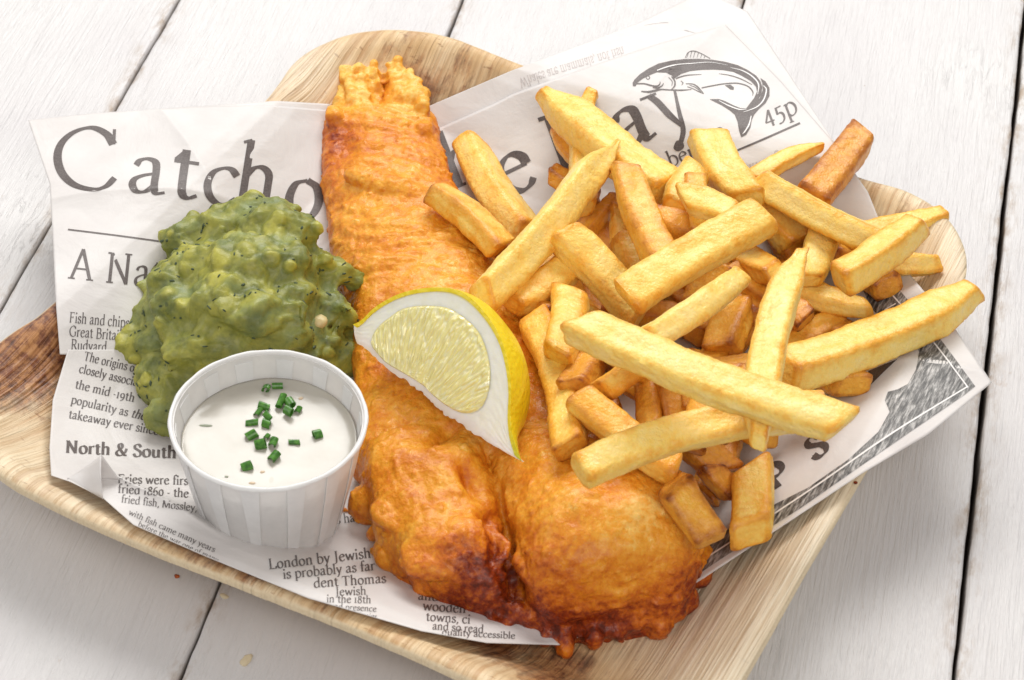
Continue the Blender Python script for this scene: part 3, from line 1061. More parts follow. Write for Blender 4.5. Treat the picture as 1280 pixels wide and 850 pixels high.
def remesh(parts, voxel, smooth=4, name="blob"):
    Vs, Fs, n = [], [], 0
    for V, F in parts:
        Vs.append(V); Fs.append(np.asarray(F) + n); n += len(V)
    V = np.concatenate(Vs)
    F = [f for q in Fs for f in q.tolist()]
    me = bpy.data.meshes.new("tmp")
    me.from_pydata(V.tolist(), [], F)      # worked in cm here, scaled later
    o = bpy.data.objects.new("tmp", me)
    COL.objects.link(o)
    m = o.modifiers.new("r", 'REMESH'); m.mode = 'VOXEL'; m.voxel_size = voxel
    if smooth:
        s = o.modifiers.new("s", 'SMOOTH'); s.iterations = smooth; s.factor = .5
    dg = bpy.context.evaluated_depsgraph_get()
    ev = o.evaluated_get(dg).to_mesh()
    nv = len(ev.vertices)
    co = np.empty(nv * 3); ev.vertices.foreach_get("co", co)
    nn = np.empty(nv * 3, np.float32); ev.vertex_normals.foreach_get("vector", nn)
    F = [list(p.vertices) for p in ev.polygons]
    bpy.data.objects.remove(o); bpy.data.meshes.remove(me)
    return co.reshape(-1, 3), nn.reshape(-1, 3).astype(float), F


def normals_of(V, F):
    me = bpy.data.meshes.new("tmp"); me.from_pydata(V.tolist(), [], F)
    nn = np.empty(len(V) * 3, np.float32); me.vertex_normals.foreach_get("vector", nn)
    bpy.data.meshes.remove(me)
    return nn.reshape(-1, 3).astype(float)


def tube(stations, m=40, expo=2.4, close=True):
    """stations: list of (Lpx, Rpx, zmid, halfheight) -> lofted slab"""
    st = []
    for (l, r, z, h) in stations:
        a, b = at(l[0], l[1], z), at(r[0], r[1], z)
        st.append(np.concatenate([a, b, [h]]))
    st = catmull(st, 8)
    ang = np.linspace(0, 2 * math.pi, m, endpoint=False)
    V = []
    for s in st:
        a, b, h = s[:3], s[3:6], s[6]
        c, wv = (a + b) / 2, (b - a) / 2
        cx, sy = np.cos(ang), np.sin(ang)
        k = (np.abs(cx) ** expo + np.abs(sy) ** expo) ** (-1 / expo)
        V.append(c + wv[None] * (cx * k)[:, None] + np.array([0, 0, 1])[None] * (sy * k * h)[:, None])
    V = np.concatenate(V)
    n = len(st)
    F = gridf(n, m, False, True)
    V = np.concatenate([V, [V[:m].mean(0)], [V[-m:].mean(0)]])
    F = F.tolist() + [[n * m, (j + 1) % m, j, j] for j in range(m)] + [[n * m + 1, (n - 1) * m + j, (n - 1) * m + (j + 1) % m, (n - 1) * m + j] for j in range(m)]
    F = [list(dict.fromkeys(f)) for f in F]
    return V, F


def rem2(parts, voxel, smooth):
    # tube() makes mixed faces: pass lists through
    Vs, Fs, n = [], [], 0
    for V, F in parts:
        F = F if isinstance(F, list) else F.tolist()
        Vs.append(V); Fs += [[i + n for i in f] for f in F]; n += len(V)
    class A(list):
        pass
    V = np.concatenate(Vs)
    me = bpy.data.meshes.new("tmp"); me.from_pydata(V.tolist(), [], Fs)
    o = bpy.data.objects.new("tmp", me); COL.objects.link(o)
    m = o.modifiers.new("r", 'REMESH'); m.mode = 'VOXEL'; m.voxel_size = voxel
    if smooth:
        s = o.modifiers.new("s", 'SMOOTH'); s.iterations = smooth; s.factor = .5
    dg = bpy.context.evaluated_depsgraph_get()
    ev = o.evaluated_get(dg).to_mesh()
    nv = len(ev.vertices)
    co = np.empty(nv * 3); ev.vertices.foreach_get("co", co)
    nn = np.empty(nv * 3, np.float32); ev.vertex_normals.foreach_get("vector", nn)
    F = [list(p.vertices) for p in ev.polygons]
    bpy.data.objects.remove(o); bpy.data.meshes.remove(me)
    return co.reshape(-1, 3), nn.reshape(-1, 3).astype(float), F


# ================================================================ BATTERED FISH
def batter_mat():
    m, nt, b = new_mat("fried_batter")
    L = nt.links.new
    P = worldpos(nt)
    n1 = noise(nt, P, 130, 5, .6, .4)
    n2 = noise(nt, P, 520, 4, .6)
    n3 = noise(nt, P, 55, 3)
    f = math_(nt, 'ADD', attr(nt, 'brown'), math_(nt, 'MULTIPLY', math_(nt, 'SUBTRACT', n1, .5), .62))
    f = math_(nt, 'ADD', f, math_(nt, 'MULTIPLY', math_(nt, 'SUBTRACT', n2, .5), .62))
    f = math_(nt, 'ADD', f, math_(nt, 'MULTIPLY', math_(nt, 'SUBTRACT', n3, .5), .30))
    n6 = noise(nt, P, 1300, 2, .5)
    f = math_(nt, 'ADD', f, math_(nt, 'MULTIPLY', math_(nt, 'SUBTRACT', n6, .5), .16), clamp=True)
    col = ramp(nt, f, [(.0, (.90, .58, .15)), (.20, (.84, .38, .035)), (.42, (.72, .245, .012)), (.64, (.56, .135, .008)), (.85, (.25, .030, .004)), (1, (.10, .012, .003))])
    L(col, b.inputs['Base Color'])
    L(ramp(nt, n2, [(.35, grey(.26)), (.65, grey(.46))]), b.inputs['Roughness'])
    b.inputs['Coat Weight'].default_value = .12
    b.inputs['Specular IOR Level'].default_value = .30
    b.inputs['Coat Roughness'].default_value = .16
    sss(b, .12, (1.0, .35, .10), .0025)
    h = math_(nt, 'ADD', math_(nt, 'MULTIPLY', n1, .22), math_(nt, 'MULTIPLY', n2, .55))
    v = nd(nt, 'ShaderNodeTexVoronoi', feature='SMOOTH_F1'); v.inputs['Scale'].default_value = 620
    L(P, v.inputs['Vector'])
    h = math_(nt, 'ADD', h, math_(nt, 'MULTIPLY', v.outputs[0], -.20))
    n5 = noise(nt, P, 1500, 3, .6)
    h = math_(nt, 'ADD', h, math_(nt, 'MULTIPLY', n5, .07))
    L(bump(nt, h, .9, .0014), b.inputs['Normal'])
    return m


M_BATTER = batter_mat()
parts = []
body = [((452, 150), (508, 150), 1.6, .5), ((409, 158), (543, 150), 1.5, .85), ((402, 215), (556, 200), 1.35, 1.0), ((408, 280), (588, 265), 1.4, 1.1), ((420, 335), (625, 320), 1.45, 1.2),
        ((438, 400), (670, 385), 1.5, 1.3), ((444, 470), (710, 455), 1.5, 1.3), ((446, 540), (760, 515), 1.5, 1.25), ((450, 590), (800, 560), 1.45, 1.2), ((480, 625), (800, 590), 1.3, .8)]
parts.append(tube(body, expo=2.1))
parts.append(tube([((450, 575), (600, 560), 1.5, 1.2), ((458, 630), (622, 615), 1.6, 1.5), ((478, 680), (632, 670), 1.55, 1.5), ((515, 722), (634, 712), 1.6, 1.5), ((548, 752), (640, 744), 1.4, 1.25), ((580, 776), (644, 770), 1.1, .8)], expo=2.3))
parts.append(tube([((600, 560), (800, 545), 1.6, 1.1), ((622, 620), (825, 592), 1.95, 1.5), ((640, 665), (862, 630), 2.1, 1.85), ((652, 705), (880, 672), 2.1, 1.95), ((660, 742), (874, 715), 1.9, 1.8), ((676, 772), (858, 752), 1.55, 1.35), ((700, 792), (838, 776), 1.2, .8)], expo=2.5))
# tail: separate battered rays
rays = [((455, 185), (436, 80), .36), ((500, 185), (482, 70), .32), ((532, 175), (522, 104), .40), ((470, 190), (428, 88), .40), ((478, 190), (446, 78), .38), ((492, 185), (468, 70), .36), ((505, 190), (497, 78), .40), ((515, 185), (512, 92), .42), ((525, 180), (530, 118), .42), ((428, 170), (415, 140), .40)]
for (a, b2, r) in rays:
    r *= .8
    p = np.stack([np.linspace(a[0], b2[0], 12), np.linspace(a[1], b2[1], 12)], 1)
    z = np.linspace(1.7, 2.25, 12) + .12 * np.sin(np.arange(12))
    Q = atv(p, z)
    for i, q in enumerate(Q):
        rr = r * (1.0 - .35 * i / 11) * (1 + .15 * math.sin(i * 2.1 + a[0]))
        parts.append(ell(q, (rr, rr * 1.2, rr), nu=10, nv=8))
parts.append(tube([((412, 175), (540, 168), 1.6, .55), ((420, 125), (530, 122), 1.75, .36), ((430, 95), (512, 95), 1.95, .22), ((436, 84), (505, 82), 2.0, .12)]))
# knobbly drips round the thick end
rg = random.Random(5)
knobs = [(452, 585, .5), (448, 630, .55), (462, 668, .45), (478, 692, .5), (497, 700, .42), (508, 728, .5), (530, 752, .45), (556, 772, .5), (590, 782, .5), (620, 786, .5), (644, 775, .4),
         (655, 758, .5), (662, 780, .4), (683, 796, .35), (704, 800, .42), (707, 815, .22), (735, 800, .45), (765, 792, .5), (795, 786, .42), (825, 782, .45), (842, 768, .5), (862, 748, .5), (872, 722, .55), (874, 690, .5), (866, 662, .45),
         (850, 640, .4), (600, 760, .5), (575, 735, .6), (648, 720, .5), (640, 690, .5)]
for _i, (x, y, r) in enumerate(knobs):
    if _i in (9, 11, 13, 14, 15, 17, 19, 21, 22, 24, 25, 28, 16):
        continue
    if y > 735:
        y -= 9
    r *= rg.choice([.6, .8, .95])
    if x < 520:
        x += 9
    parts.append(ell(at(x, y, 1.1 + rg.uniform(-.2, .3)), (r * rg.uniform(.9, 1.2), r, r * rg.uniform(.9, 1.3)), nu=10, nv=8))
for k in range(0):
    x, y = rg.uniform(500, 830), rg.uniform(620, 750)
    s = rg.uniform(.5, 1.0)
    parts.append(ell(at(x, y, 1.9), (s * 1.5, s * 1.1, .75), (rg.uniform(0, 3), 0), nu=12, nv=8))
for (x, y, sx, sy, h_) in ((520, 640, 1.3, .9, .3), (560, 600, 1.2, .7, .35), (785, 640, 1.6, 1.0, .35), (690, 700, 1.1, 1.1, .3), (570, 690, 1.6, 1.0, .35), (500, 330, 1.6, .5, .3), (560, 300, 1.2, .4, .3), (480, 230, 1.5, .5, .3), (540, 560, 1.5, .8, .4)):
    parts.append(ell(at(x, y, 2.45), (sx, sy, h_), (rg.uniform(-.5, .5), 0)))
for (x, y, r) in ((706, 806, .34), (708, 816, .20), (664, 782, .34), (683, 798, .26), (742, 800, .36), (771, 793, .3), (822, 784, .34), (858, 752, .4), (874, 722, .4), (612, 786, .36), (628, 790, .3)):
    parts.append(ell(at(x, y - 3, .95), (r, r * 1.1, r * 1.3), nu=12, nv=8))
parts.append(ell(at(642, 745, .95), (.55, 1.1, .5)))
parts.append(ell(at(636, 700, 1.2), (.5, 1.1, .7)))
FV, FN, FF = rem2(parts, .08, 6)
# wrinkles and blisters
px_ = pix(FV)
up = np.clip(FN[:, 2], 0, 1)
Pw = FV.copy()
warp = .5 * pn(Pw * .35 + 4)
upper = 1 - sstep(300, 420, px_[:, 1])
wr = np.stack([FV[:, 0] * .45 + warp, FV[:, 1] * 1.7 + .35 * FV[:, 0] + warp * 1.5, FV[:, 2] * .6], 1)
d = .10 * upper * (.6 - np.abs(pn(wr)) * 1.8) * up
d += (.20 * fbm(Pw * .42, 2) * (1 - .5 * upper)) + .06 * fbm(Pw * .9 + 5, 2)
low = sstep(540, 640, px_[:, 1])
d += .035 * (1 - .75 * low) * (1 - np.abs(pn(Pw * 2.2 + 1)) * 2) + .016 * fbm(Pw * 5, 3)
bl = pn(Pw * 3.7 + 31)
d += .07 * sstep(.34, .62, bl) + .05 * low * fbm(Pw * 1.7 + 8, 2)


def dent(x, y, rx, ry, rot, depth):
    return depth * np.exp(-((((px_[:, 0] - x) * math.cos(rot) + (px_[:, 1] - y) * math.sin(rot)) / rx) ** 2 + ((-(px_[:, 0] - x) * math.sin(rot) + (px_[:, 1] - y) * math.cos(rot)) / ry) ** 2)) * up


for _k in range(9):
    d -= dent(614 + 3.2 * _k, 655 + 11 * _k, 9, 9, 0, .22)
d -= dent(612, 648, 15, 9, .3, .4) + dent(590, 600, 22, 9, .9, .4) + dent(556, 540, 24, 8, -.5, .35) + dent(624, 690, 10, 22, .2, .35)
d -= dent(475, 105, 8, 24, .15, .45) * 1.0 + dent(430, 180, 14, 22, .2, .2)
d += dent(470, 655, 30, 14, .8, .15)
FV = FV + FN * d[:, None]
FN = normals_of(FV, FF)
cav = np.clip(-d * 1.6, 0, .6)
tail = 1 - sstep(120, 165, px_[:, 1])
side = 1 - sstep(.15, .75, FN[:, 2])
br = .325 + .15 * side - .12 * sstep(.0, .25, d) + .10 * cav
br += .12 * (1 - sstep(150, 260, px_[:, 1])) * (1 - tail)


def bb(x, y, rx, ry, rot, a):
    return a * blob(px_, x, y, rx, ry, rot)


br += bb(415, 200, 16, 70, 0, .22) + bb(430, 165, 18, 22, 0, .22) + bb(592, 705, 52, 36, .5, .50) + bb(605, 765, 54, 30, 0, .34) + bb(630, 700, 12, 50, -.25, .30) + bb(700, 700, 48, 34, -.2, .40)  # first patch: left edge's shade put into the batter colour; rest is browning
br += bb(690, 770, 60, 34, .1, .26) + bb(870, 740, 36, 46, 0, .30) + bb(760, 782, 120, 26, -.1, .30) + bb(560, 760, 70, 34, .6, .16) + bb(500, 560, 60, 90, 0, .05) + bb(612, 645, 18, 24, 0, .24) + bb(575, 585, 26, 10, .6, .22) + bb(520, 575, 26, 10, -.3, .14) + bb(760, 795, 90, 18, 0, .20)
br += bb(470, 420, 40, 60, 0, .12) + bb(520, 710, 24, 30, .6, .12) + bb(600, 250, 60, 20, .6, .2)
br -= bb(800, 640, 60, 40, .3, .14) + bb(560, 340, 60, 50, 0, .08) + bb(590, 570, 70, 60, 0, .06)  # first patch: highlight on the right lobe, put into the colour as paler batter
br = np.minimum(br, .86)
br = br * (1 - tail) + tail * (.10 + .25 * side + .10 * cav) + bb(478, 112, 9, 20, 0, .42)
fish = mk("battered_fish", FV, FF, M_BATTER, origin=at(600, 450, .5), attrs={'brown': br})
tag(fish, "long golden battered fish fillet with a ribbed tail end, lying across the newsprint", "fish")
BV_FISH = BVHTree.FromPolygons([tuple(v) for v in FV], FF)

# ================================================================ MUSHY PEAS
def pea_mat():
    m, nt, b = new_mat("mushy_pea_pulp")
    L = nt.links.new
    P = worldpos(nt)
    n1 = noise(nt, P, 95, 4, .55, .6)
    n2 = noise(nt, P, 420, 4, .6)
    v = nd(nt, 'ShaderNodeTexVoronoi'); v.inputs['Scale'].default_value = 190; v.inputs['Randomness'].default_value = 1
    L(mapping(nt, P, (1, 1, 1), (0, .3, .5)), v.inputs['Vector'])
    f = math_(nt, 'ADD', math_(nt, 'MULTIPLY', n1, .8), math_(nt, 'MULTIPLY', n2, .2))
    col = ramp(nt, f, [(.28, (.075, .095, .018)), (.42, (.145, .165, .028)), (.53, (.245, .25, .040)), (.66, (.38, .36, .058)), (.8, (.49, .44, .085))])
    lum = ramp(nt, v.outputs['Distance'], [(.0, grey(1)), (.22, grey(1)), (.34, grey(0))])
    lump = math_(nt, 'MULTIPLY', attr(nt, 'yel'), ramp(nt, noise(nt, P, 70, 2), [(.42, grey(.1)), (.60, grey(1))]))
    col = mix(nt, math_(nt, 'MULTIPLY', lump, .7), col, (.50, .46, .07))
    blue = ramp(nt, noise(nt, mapping(nt, P, loc=(3, 2, 1)), 75, 3), [(.52, grey(0)), (.68, grey(1))])
    col = mix(nt, math_(nt, 'MULTIPLY', blue, .35), col, (.22, .31, .17))
    v2 = nd(nt, 'ShaderNodeTexVoronoi'); v2.inputs['Scale'].default_value = 300; v2.inputs['Randomness'].default_value = 1
    L(mapping(nt, P, (1, .55, 1), (0, 0, .7)), v2.inputs['Vector'])
    sp = math_(nt, 'MULTIPLY', ramp(nt, v2.outputs['Distance'], [(0, grey(1)), (.16, grey(1)), (.24, grey(0))]), ramp(nt, noise(nt, P, 210, 2), [(.60, grey(0)), (.64, grey(1))]))
    col = mix(nt, math_(nt, 'MULTIPLY', sp, .6), col, (.045, .07, .025))
    L(col, b.inputs['Base Color'])
    b.inputs['Roughness'].default_value = .5
    b.inputs['Coat Weight'].default_value = .08
    b.inputs['Coat Roughness'].default_value = .25
    sss(b, .25, (.5, .6, .15), .003)
    h = math_(nt, 'ADD', math_(nt, 'MULTIPLY', n1, .35), math_(nt, 'MULTIPLY', n2, .4))
    h = math_(nt, 'ADD', h, math_(nt, 'MULTIPLY', lump, .18))
    L(bump(nt, h, .8, .0012), b.inputs['Normal'])
    return m


M_PEA = pea_mat()
parts = []
pc = at(300, 425, .8)
parts.append(ell(pc + np.array([0, 0, .4]), (3.05, 3.0, 2.8), nu=30, nv=20))
rp = random.Random(21)
for k in range(52):
    a = rp.uniform(0, 2 * math.pi)
    e = rp.uniform(0, 1) ** .8 * 1.45
    dirv = np.array([math.cos(a) * math.cos(e), math.sin(a) * math.cos(e), math.sin(e)])
    c_ = pc + np.array([0, 0, .35]) + dirv * np.array([2.75, 2.7, 2.5]) * rp.uniform(.93, 1.04)
    s = rp.uniform(.6, 1.1)
    parts.append(ell(c_, (s * rp.uniform(.9, 1.5), s, s * rp.uniform(.55, .9)), (rp.uniform(0, 3), rp.uniform(-.5, .5)), nu=12, nv=9))
# the big folds and lumps the photo shows
for (x, y, z, rx, ry, rz, ro) in [
        (320, 330, 4.0, 1.9, 1.2, .8, .2), (300, 380, 3.8, 1.7, 1.2, .85, -.3), (370, 375, 3.4, .95, .75, .7, .5), (350, 285, 3.9, 1.5, .9, .7, -.1), (240, 300, 2.9, 1.2, .9, .8, .6),
        (200, 350, 2.0, .9, .9, .8, 0), (195, 420, 1.9, .95, 1.1, .9, 0), (200, 475, 1.6, 1.0, .9, .8, .3), (212, 520, 1.3, .9, .8, .6, .2), (255, 430, 2.9, 1.3, .9, .8, .2), (410, 345, 2.5, 1.1, .8, .7, .1), (440, 350, 2.3, .75, .55, .55, .2),
        (455, 356, 2.2, .4, .35, .35, 0), (405, 390, 2.3, 1.0, .8, .8, .2), (428, 395, 2.5, .5, .45, .6, .3), (395, 430, 2.0, 1.0, .8, .8, 0), (425, 440, 1.6, .6, .6, .6, 0), (240, 490, 1.6, 1.2, .9, .8, 0), (340, 420, 2.9, 1.5, .8, .8, 0), (235, 345, 3.1, 1.0, .8, .8, .2), (380, 320, 3.2, 1.0, .6, .6, -.4),
        (330, 262, 3.6, 1.2, .6, .55, 0), (285, 290, 3.2, 1.2, 1.0, .8, 0), (262, 320, 3.0, 1.0, .9, .8, 0), (440, 415, 1.4, .8, .7, .7, 0), (430, 450, 1.1, .7, .6, .5, 0), (275, 275, 3.3, .9, .6, .5, .3), (375, 385, 3.9, .28, .3, .35, .3), (375, 400, 3.7, .25, .2, .3, 0), (432, 388, 3.0, .35, .2, .2, .5)]:
    parts.append(ell(at(x, y, z), (rx, ry, rz), (ro, 0), nu=16, nv=12))
LUMPS = []
for k in range(130):
    a = rp.uniform(0, 2 * math.pi); e = rp.uniform(0, 1) ** .8 * 1.5
    dv = np.array([math.cos(a) * math.cos(e), math.sin(a) * math.cos(e), math.sin(e)])
    LUMPS.append((dv, rp.uniform(.14, .32)))
PV, PN, PF = rem2(parts, .085, 3)
_bv = BVHTree.FromPolygons([tuple(v) for v in PV], PF)
_lp = []
for dv, r in LUMPS:
    h_ = _bv.ray_cast(Vector(pc + dv * 8), Vector(-dv))
    if h_[0] is not None:
        q_ = np.array(h_[0]) - dv * r * .25
        _lp.append(np.append(q_, r))
_lp = np.array(_lp)
_add = np.zeros(len(PV)); _yel = np.zeros(len(PV))
for q_ in _lp:
    dd = np.linalg.norm(PV - q_[:3], axis=1) / (q_[3] * 1.15)
    _add = np.maximum(_add, q_[3] * .50 * np.sqrt(np.clip(1 - dd ** 2, 0, 1)))
    _yel = np.maximum(_yel, sstep(1.05, .6, dd))
d = .20 * fbm(PV * .6, 2) + .21 * (.7 - 2.4 * np.abs(pn(PV * .62 + 3))) + .06 * fbm(PV * 1.9 + 9, 2) + .032 * fbm(PV * 6, 3)
d += .09 * sstep(.3, .6, pn(PV * 1.9 + 60)) - .15
d = d + _add
PV = PV + PN * d[:, None]
PN = normals_of(PV, PF)
peas = mk("mushy_peas", PV, PF, M_PEA, origin=pc, attrs={'yel': _yel})
tag(peas, "glossy green mound of mushy peas with dark herb flecks behind the sauce cup", "mushy peas")
BV_PEA = BVHTree.FromPolygons([tuple(v) for v in PV], PF)
# herb flecks
M_FLECK = plain("dark_herb_fleck", (.045, .07, .03), .55)
V, F = [], []
rf = random.Random(3)
idx = [i for i in range(len(PV)) if PV[i][2] > .9]
for k in range(330):
    i = rf.choice(idx)
    if pn(np.array([PV[i] * .9]))[0] < -.05 + rf.uniform(-.4, .3):
        continue
    n = Vector(PN[i]); p = Vector(PV[i]) + n * .015
    t = n.orthogonal().normalized()
    t.rotate(Matrix.Rotation(rf.uniform(0, 6.28), 3, n))
    s = n.cross(t)
    l, wd = rf.uniform(.03, .13), rf.uniform(.018, .05)
    b0 = len(V)
    for (u, q) in ((-1, 0), (-.4, .9), (.5, 1), (1, .1), (.4, -.9), (-.5, -.8)):
        V.append(p + t * l * u + s * wd * q - n * .02)
    for (u, q) in ((-1, 0), (-.4, .9), (.5, 1), (1, .1), (.4, -.9), (-.5, -.8)):
        V.append(p + t * l * u * .8 + s * wd * q * .8 + n * .012)
    F += [[b0 + 6 + j for j in range(6)]] + [[b0 + j, b0 + (j + 1) % 6, b0 + 6 + (j + 1) % 6, b0 + 6 + j] for j in range(6)]
o = mk("herb_flecks", V, F, M_FLECK, peas)
o["kind"] = "stuff"
# one pale bean fragment
M_BEAN = plain("pale_pea_skin", (.62, .50, .24), .45)
q = at(400, 400, 3.0)
r_ = BV_PEA.ray_cast(Vector(CAM), Vector(ray(400, 402)).normalized())
q = np.array(r_[0]) if r_[0] else q
v_, f_ = ell(q, (.28, .22, .17), (.8, .3))
v_ += .05 * np.stack([pn(v_ * 4)] * 3, 1)
o = mk("pea_skin", v_, f_, M_BEAN, peas)

# ================================================================ SAUCE CUP
def cup_mat(name, a, tl):
    m, nt, b = new_mat(name)
    L = nt.links.new
    n = noise(nt, worldpos(nt), 300, 3)
    c_ = ramp(nt, n, [(.3, tuple(q * .95 for q in a)), (.7, a)])
    L(c_, b.inputs['Base Color'])
    b.inputs['Roughness'].default_value = .38
    L(bump(nt, n, .15, .0005), b.inputs['Normal'])
    tr = nd(nt, 'ShaderNodeBsdfTranslucent'); L(c_, tr.inputs[0])
    m1 = nd(nt, 'ShaderNodeMixShader'); m1.inputs[0].default_value = tl
    L(b.outputs[0], m1.inputs[1]); L(tr.outputs[0], m1.inputs[2])
    L(m1.outputs[0], nt.nodes['Material Output'].inputs[0])
    return m


M_CUP = cup_mat("waxed_cup_paper", (.90, .885, .87), .25)
M_CUP2 = cup_mat("layered_cup_paper", (.94, .935, .93), .20)
CB = at(341, 643, .85)
tilt = Matrix.Rotation(math.radians(2.5), 3, 'Y') @ Matrix.Rotation(math.radians(-1.5), 3, 'X')
TM = np.array(tilt)
H_CUP = 4.0
cup = empty("sauce_cup", CB)
tag(cup, "white pleated paper portion cup of tartar sauce standing on the newsprint", "paper cup")


def cl(V):
    return np.asarray(V) @ TM.T + CB


def cup_r(h):
    return 2.02 + (2.72 - 2.02) * (h / H_CUP) ** .85


NA = 192
aa = np.linspace(0, 2 * math.pi, NA, endpoint=False)
npl = 13


def facet(a, h):
    k = 14
    ph = (a * k / (2 * math.pi)) % 1.0
    fc = np.cos(math.pi / k) / np.cos((ph - .5) * 2 * math.pi / k)
    f = 1 - sstep(0, H_CUP * .8, h)
    return 1 + (fc - 1) * f * 1.6 + .006 * (1 - f) * 0


hs = np.linspace(0, H_CUP, 26)
Vo, Vi = [], []
for h_ in hs:
    r = cup_r(h_) * facet(aa, h_)
    Vo.append(np.stack([r * np.cos(aa), r * np.sin(aa), 0 * aa + h_], 1))
    Vi.append(np.stack([(r - .05) * np.cos(aa), (r - .05) * np.sin(aa), 0 * aa + h_ + .0], 1))
V = np.concatenate(Vo + Vi[::-1])
F = gridf(52, NA, False, True).tolist()
mk("cup_wall", cl(V), F, M_CUP, cup, sharp=40)
# base disc, recessed a little
rb = (cup_r(0) - .06) * facet(aa, 0)
V = np.concatenate([np.stack([rb * np.cos(aa), rb * np.sin(aa), 0 * aa + .06], 1), np.stack([rb * np.cos(aa), rb * np.sin(aa), 0 * aa + .13], 1)])
mk("cup_base", cl(V), gridf(2, NA, False, True).tolist() + [list(range(NA))[::-1], list(range(NA, 2 * NA))], M_CUP, cup)
# rolled rim
mm = 12
V = []
for i, a in enumerate(aa):
    rr = .068 * (1 + .07 * math.sin(a * 14) + .05 * math.sin(a * 31 + 1))
    R_ = cup_r(H_CUP) + .05 + .004 * math.sin(a * 14 + .6)
    for j in range(mm):
        b_ = 2 * math.pi * j / mm
        V.append([(R_ + rr * math.cos(b_)) * math.cos(a), (R_ + rr * math.cos(b_)) * math.sin(a), H_CUP + .02 + rr * 1.15 * math.sin(b_)])
mk("rolled_rim", cl(V), gridf(NA, mm, True, True), M_CUP2, cup)
# pleats: a doubled strip of paper outside and inside, one per fold
rc = random.Random(9)
for k in range(14):
    a0 = 2 * math.pi * (k + .05 + rc.uniform(-.06, .06)) / 14
    a1 = a0 + 2 * math.pi / 14 * rc.uniform(.42, .52)
    nn_, nh = 12, 14
    wid_t, wid_b = 1.0, rc.uniform(.45, .75)
    mid = (a0 + a1) / 2
    V = []
    for side_ in (0, 1):
        for i in range(nh):
            h_ = .0 + (H_CUP - .08) * i / (nh - 1)
            wv = (wid_b + (wid_t - wid_b) * i / (nh - 1)) * (a1 - a0) / 2
            for j in range(nn_):
                a = mid + wv * (2 * j / (nn_ - 1) - 1)
                r = cup_r(h_) * facet(np.array([a]), h_)[0] + (.012 if side_ == 0 else .034 + .014 * (j / (nn_ - 1)))
                V.append([r * math.cos(a), r * math.sin(a), h_])
    n_ = nn_ * nh
    F = gridf(nh, nn_).tolist() + [[q + n_ for q in f[::-1]] for f in gridf(nh, nn_).tolist()]
    bd = [j for j in range(nn_)] + [i * nn_ + nn_ - 1 for i in range(1, nh)] + [(nh - 1) * nn_ + j for j in range(nn_ - 2, -1, -1)] + [i * nn_ for i in range(nh - 2, 0, -1)]
    for i in range(len(bd)):
        a_, b_ = bd[i], bd[(i + 1) % len(bd)]
        F.append([b_, a_, a_ + n_, b_ + n_])
    mk("pleat", cl(V), F, M_CUP2, cup, sharp=40)
    V = np.array(V)
    # inner layer: same strip just inside the wall, upper part only
    rad = np.hypot(V[:, 0], V[:, 1]); hh = V[:, 2] * .55 + H_CUP * .42
    ang = np.arctan2(V[:, 1], V[:, 0])
    rr = cup_r(hh) * facet(ang, hh) - .05 - np.where(np.arange(len(V)) < n_, .006, .022)
    W = np.stack([rr * np.cos(ang), rr * np.sin(ang), hh], 1)
    mk("inner_pleat", cl(W), [f[::-1] for f in F], M_CUP2, cup, sharp=40)

# ---- the sauce
def sauce_mat():
    m, nt, b = new_mat("creamy_tartar_sauce")
    L = nt.links.new
    P = worldpos(nt)
    n = noise(nt, P, 80, 3)
    col = ramp(nt, n, [(.3, (.45, .42, .36)), (.7, (.49, .46, .40))])
    v = nd(nt, 'ShaderNodeTexVoronoi'); v.inputs['Scale'].default_value = 260; v.inputs['Randomness'].default_value = 1
    L(mapping(nt, P, (1, .5, 1), (0, 0, .5)), v.inputs['Vector'])
    sp = math_(nt, 'MULTIPLY', ramp(nt, v.outputs['Distance'], [(0, grey(1)), (.14, grey(1)), (.24, grey(0))]), ramp(nt, noise(nt, P, 120, 2), [(.60, grey(0)), (.63, grey(1))]))
    col = mix(nt, math_(nt, 'MULTIPLY', sp, .35), col, (.30, .28, .18))
    L(col, b.inputs['Base Color'])
    b.inputs['Roughness'].default_value = .22
    sss(b, .3, (1, .9, .7), .003)
    L(bump(nt, noise(nt, P, 160, 2), .15, .0008), b.inputs['Normal'])
    return m


M_SAUCE = sauce_mat()
SH = 3.12
nr_, V = 40, []
for i in range(nr_):
    t_ = (i + .001) / (nr_ - 1)
    r = t_ * (cup_r(SH) - .075)
    X = r * np.cos(aa); Y = r * np.sin(aa)
    z = SH + .07 * fbm(np.stack([X * .35, Y * .35, 0 * X + 3], 1), 1) + .012 * pn(np.stack([X * 1.6, Y * 1.6, 0 * X], 1)) + .10 * t_ ** 14
    V.append(np.stack([X, Y, z], 1))
V.append(np.stack([(cup_r(.2) - .1) * np.cos(aa) * .98, (cup_r(.2) - .1) * np.sin(aa) * .98, 0 * aa + .16], 1))
V = np.concatenate(V)
F = gridf(nr_ + 1, NA, False, True).tolist() + [list(range(nr_ * NA, (nr_ + 1) * NA))]
SV = cl(V)
sauce = mk("tartar_sauce", SV, F, M_SAUCE, origin=cl([[0, 0, .2]])[0])
tag(sauce, "creamy off-white tartar sauce filling the pleated paper cup", "sauce")
BV_S = BVHTree.FromPolygons([tuple(v) for v in SV], F)
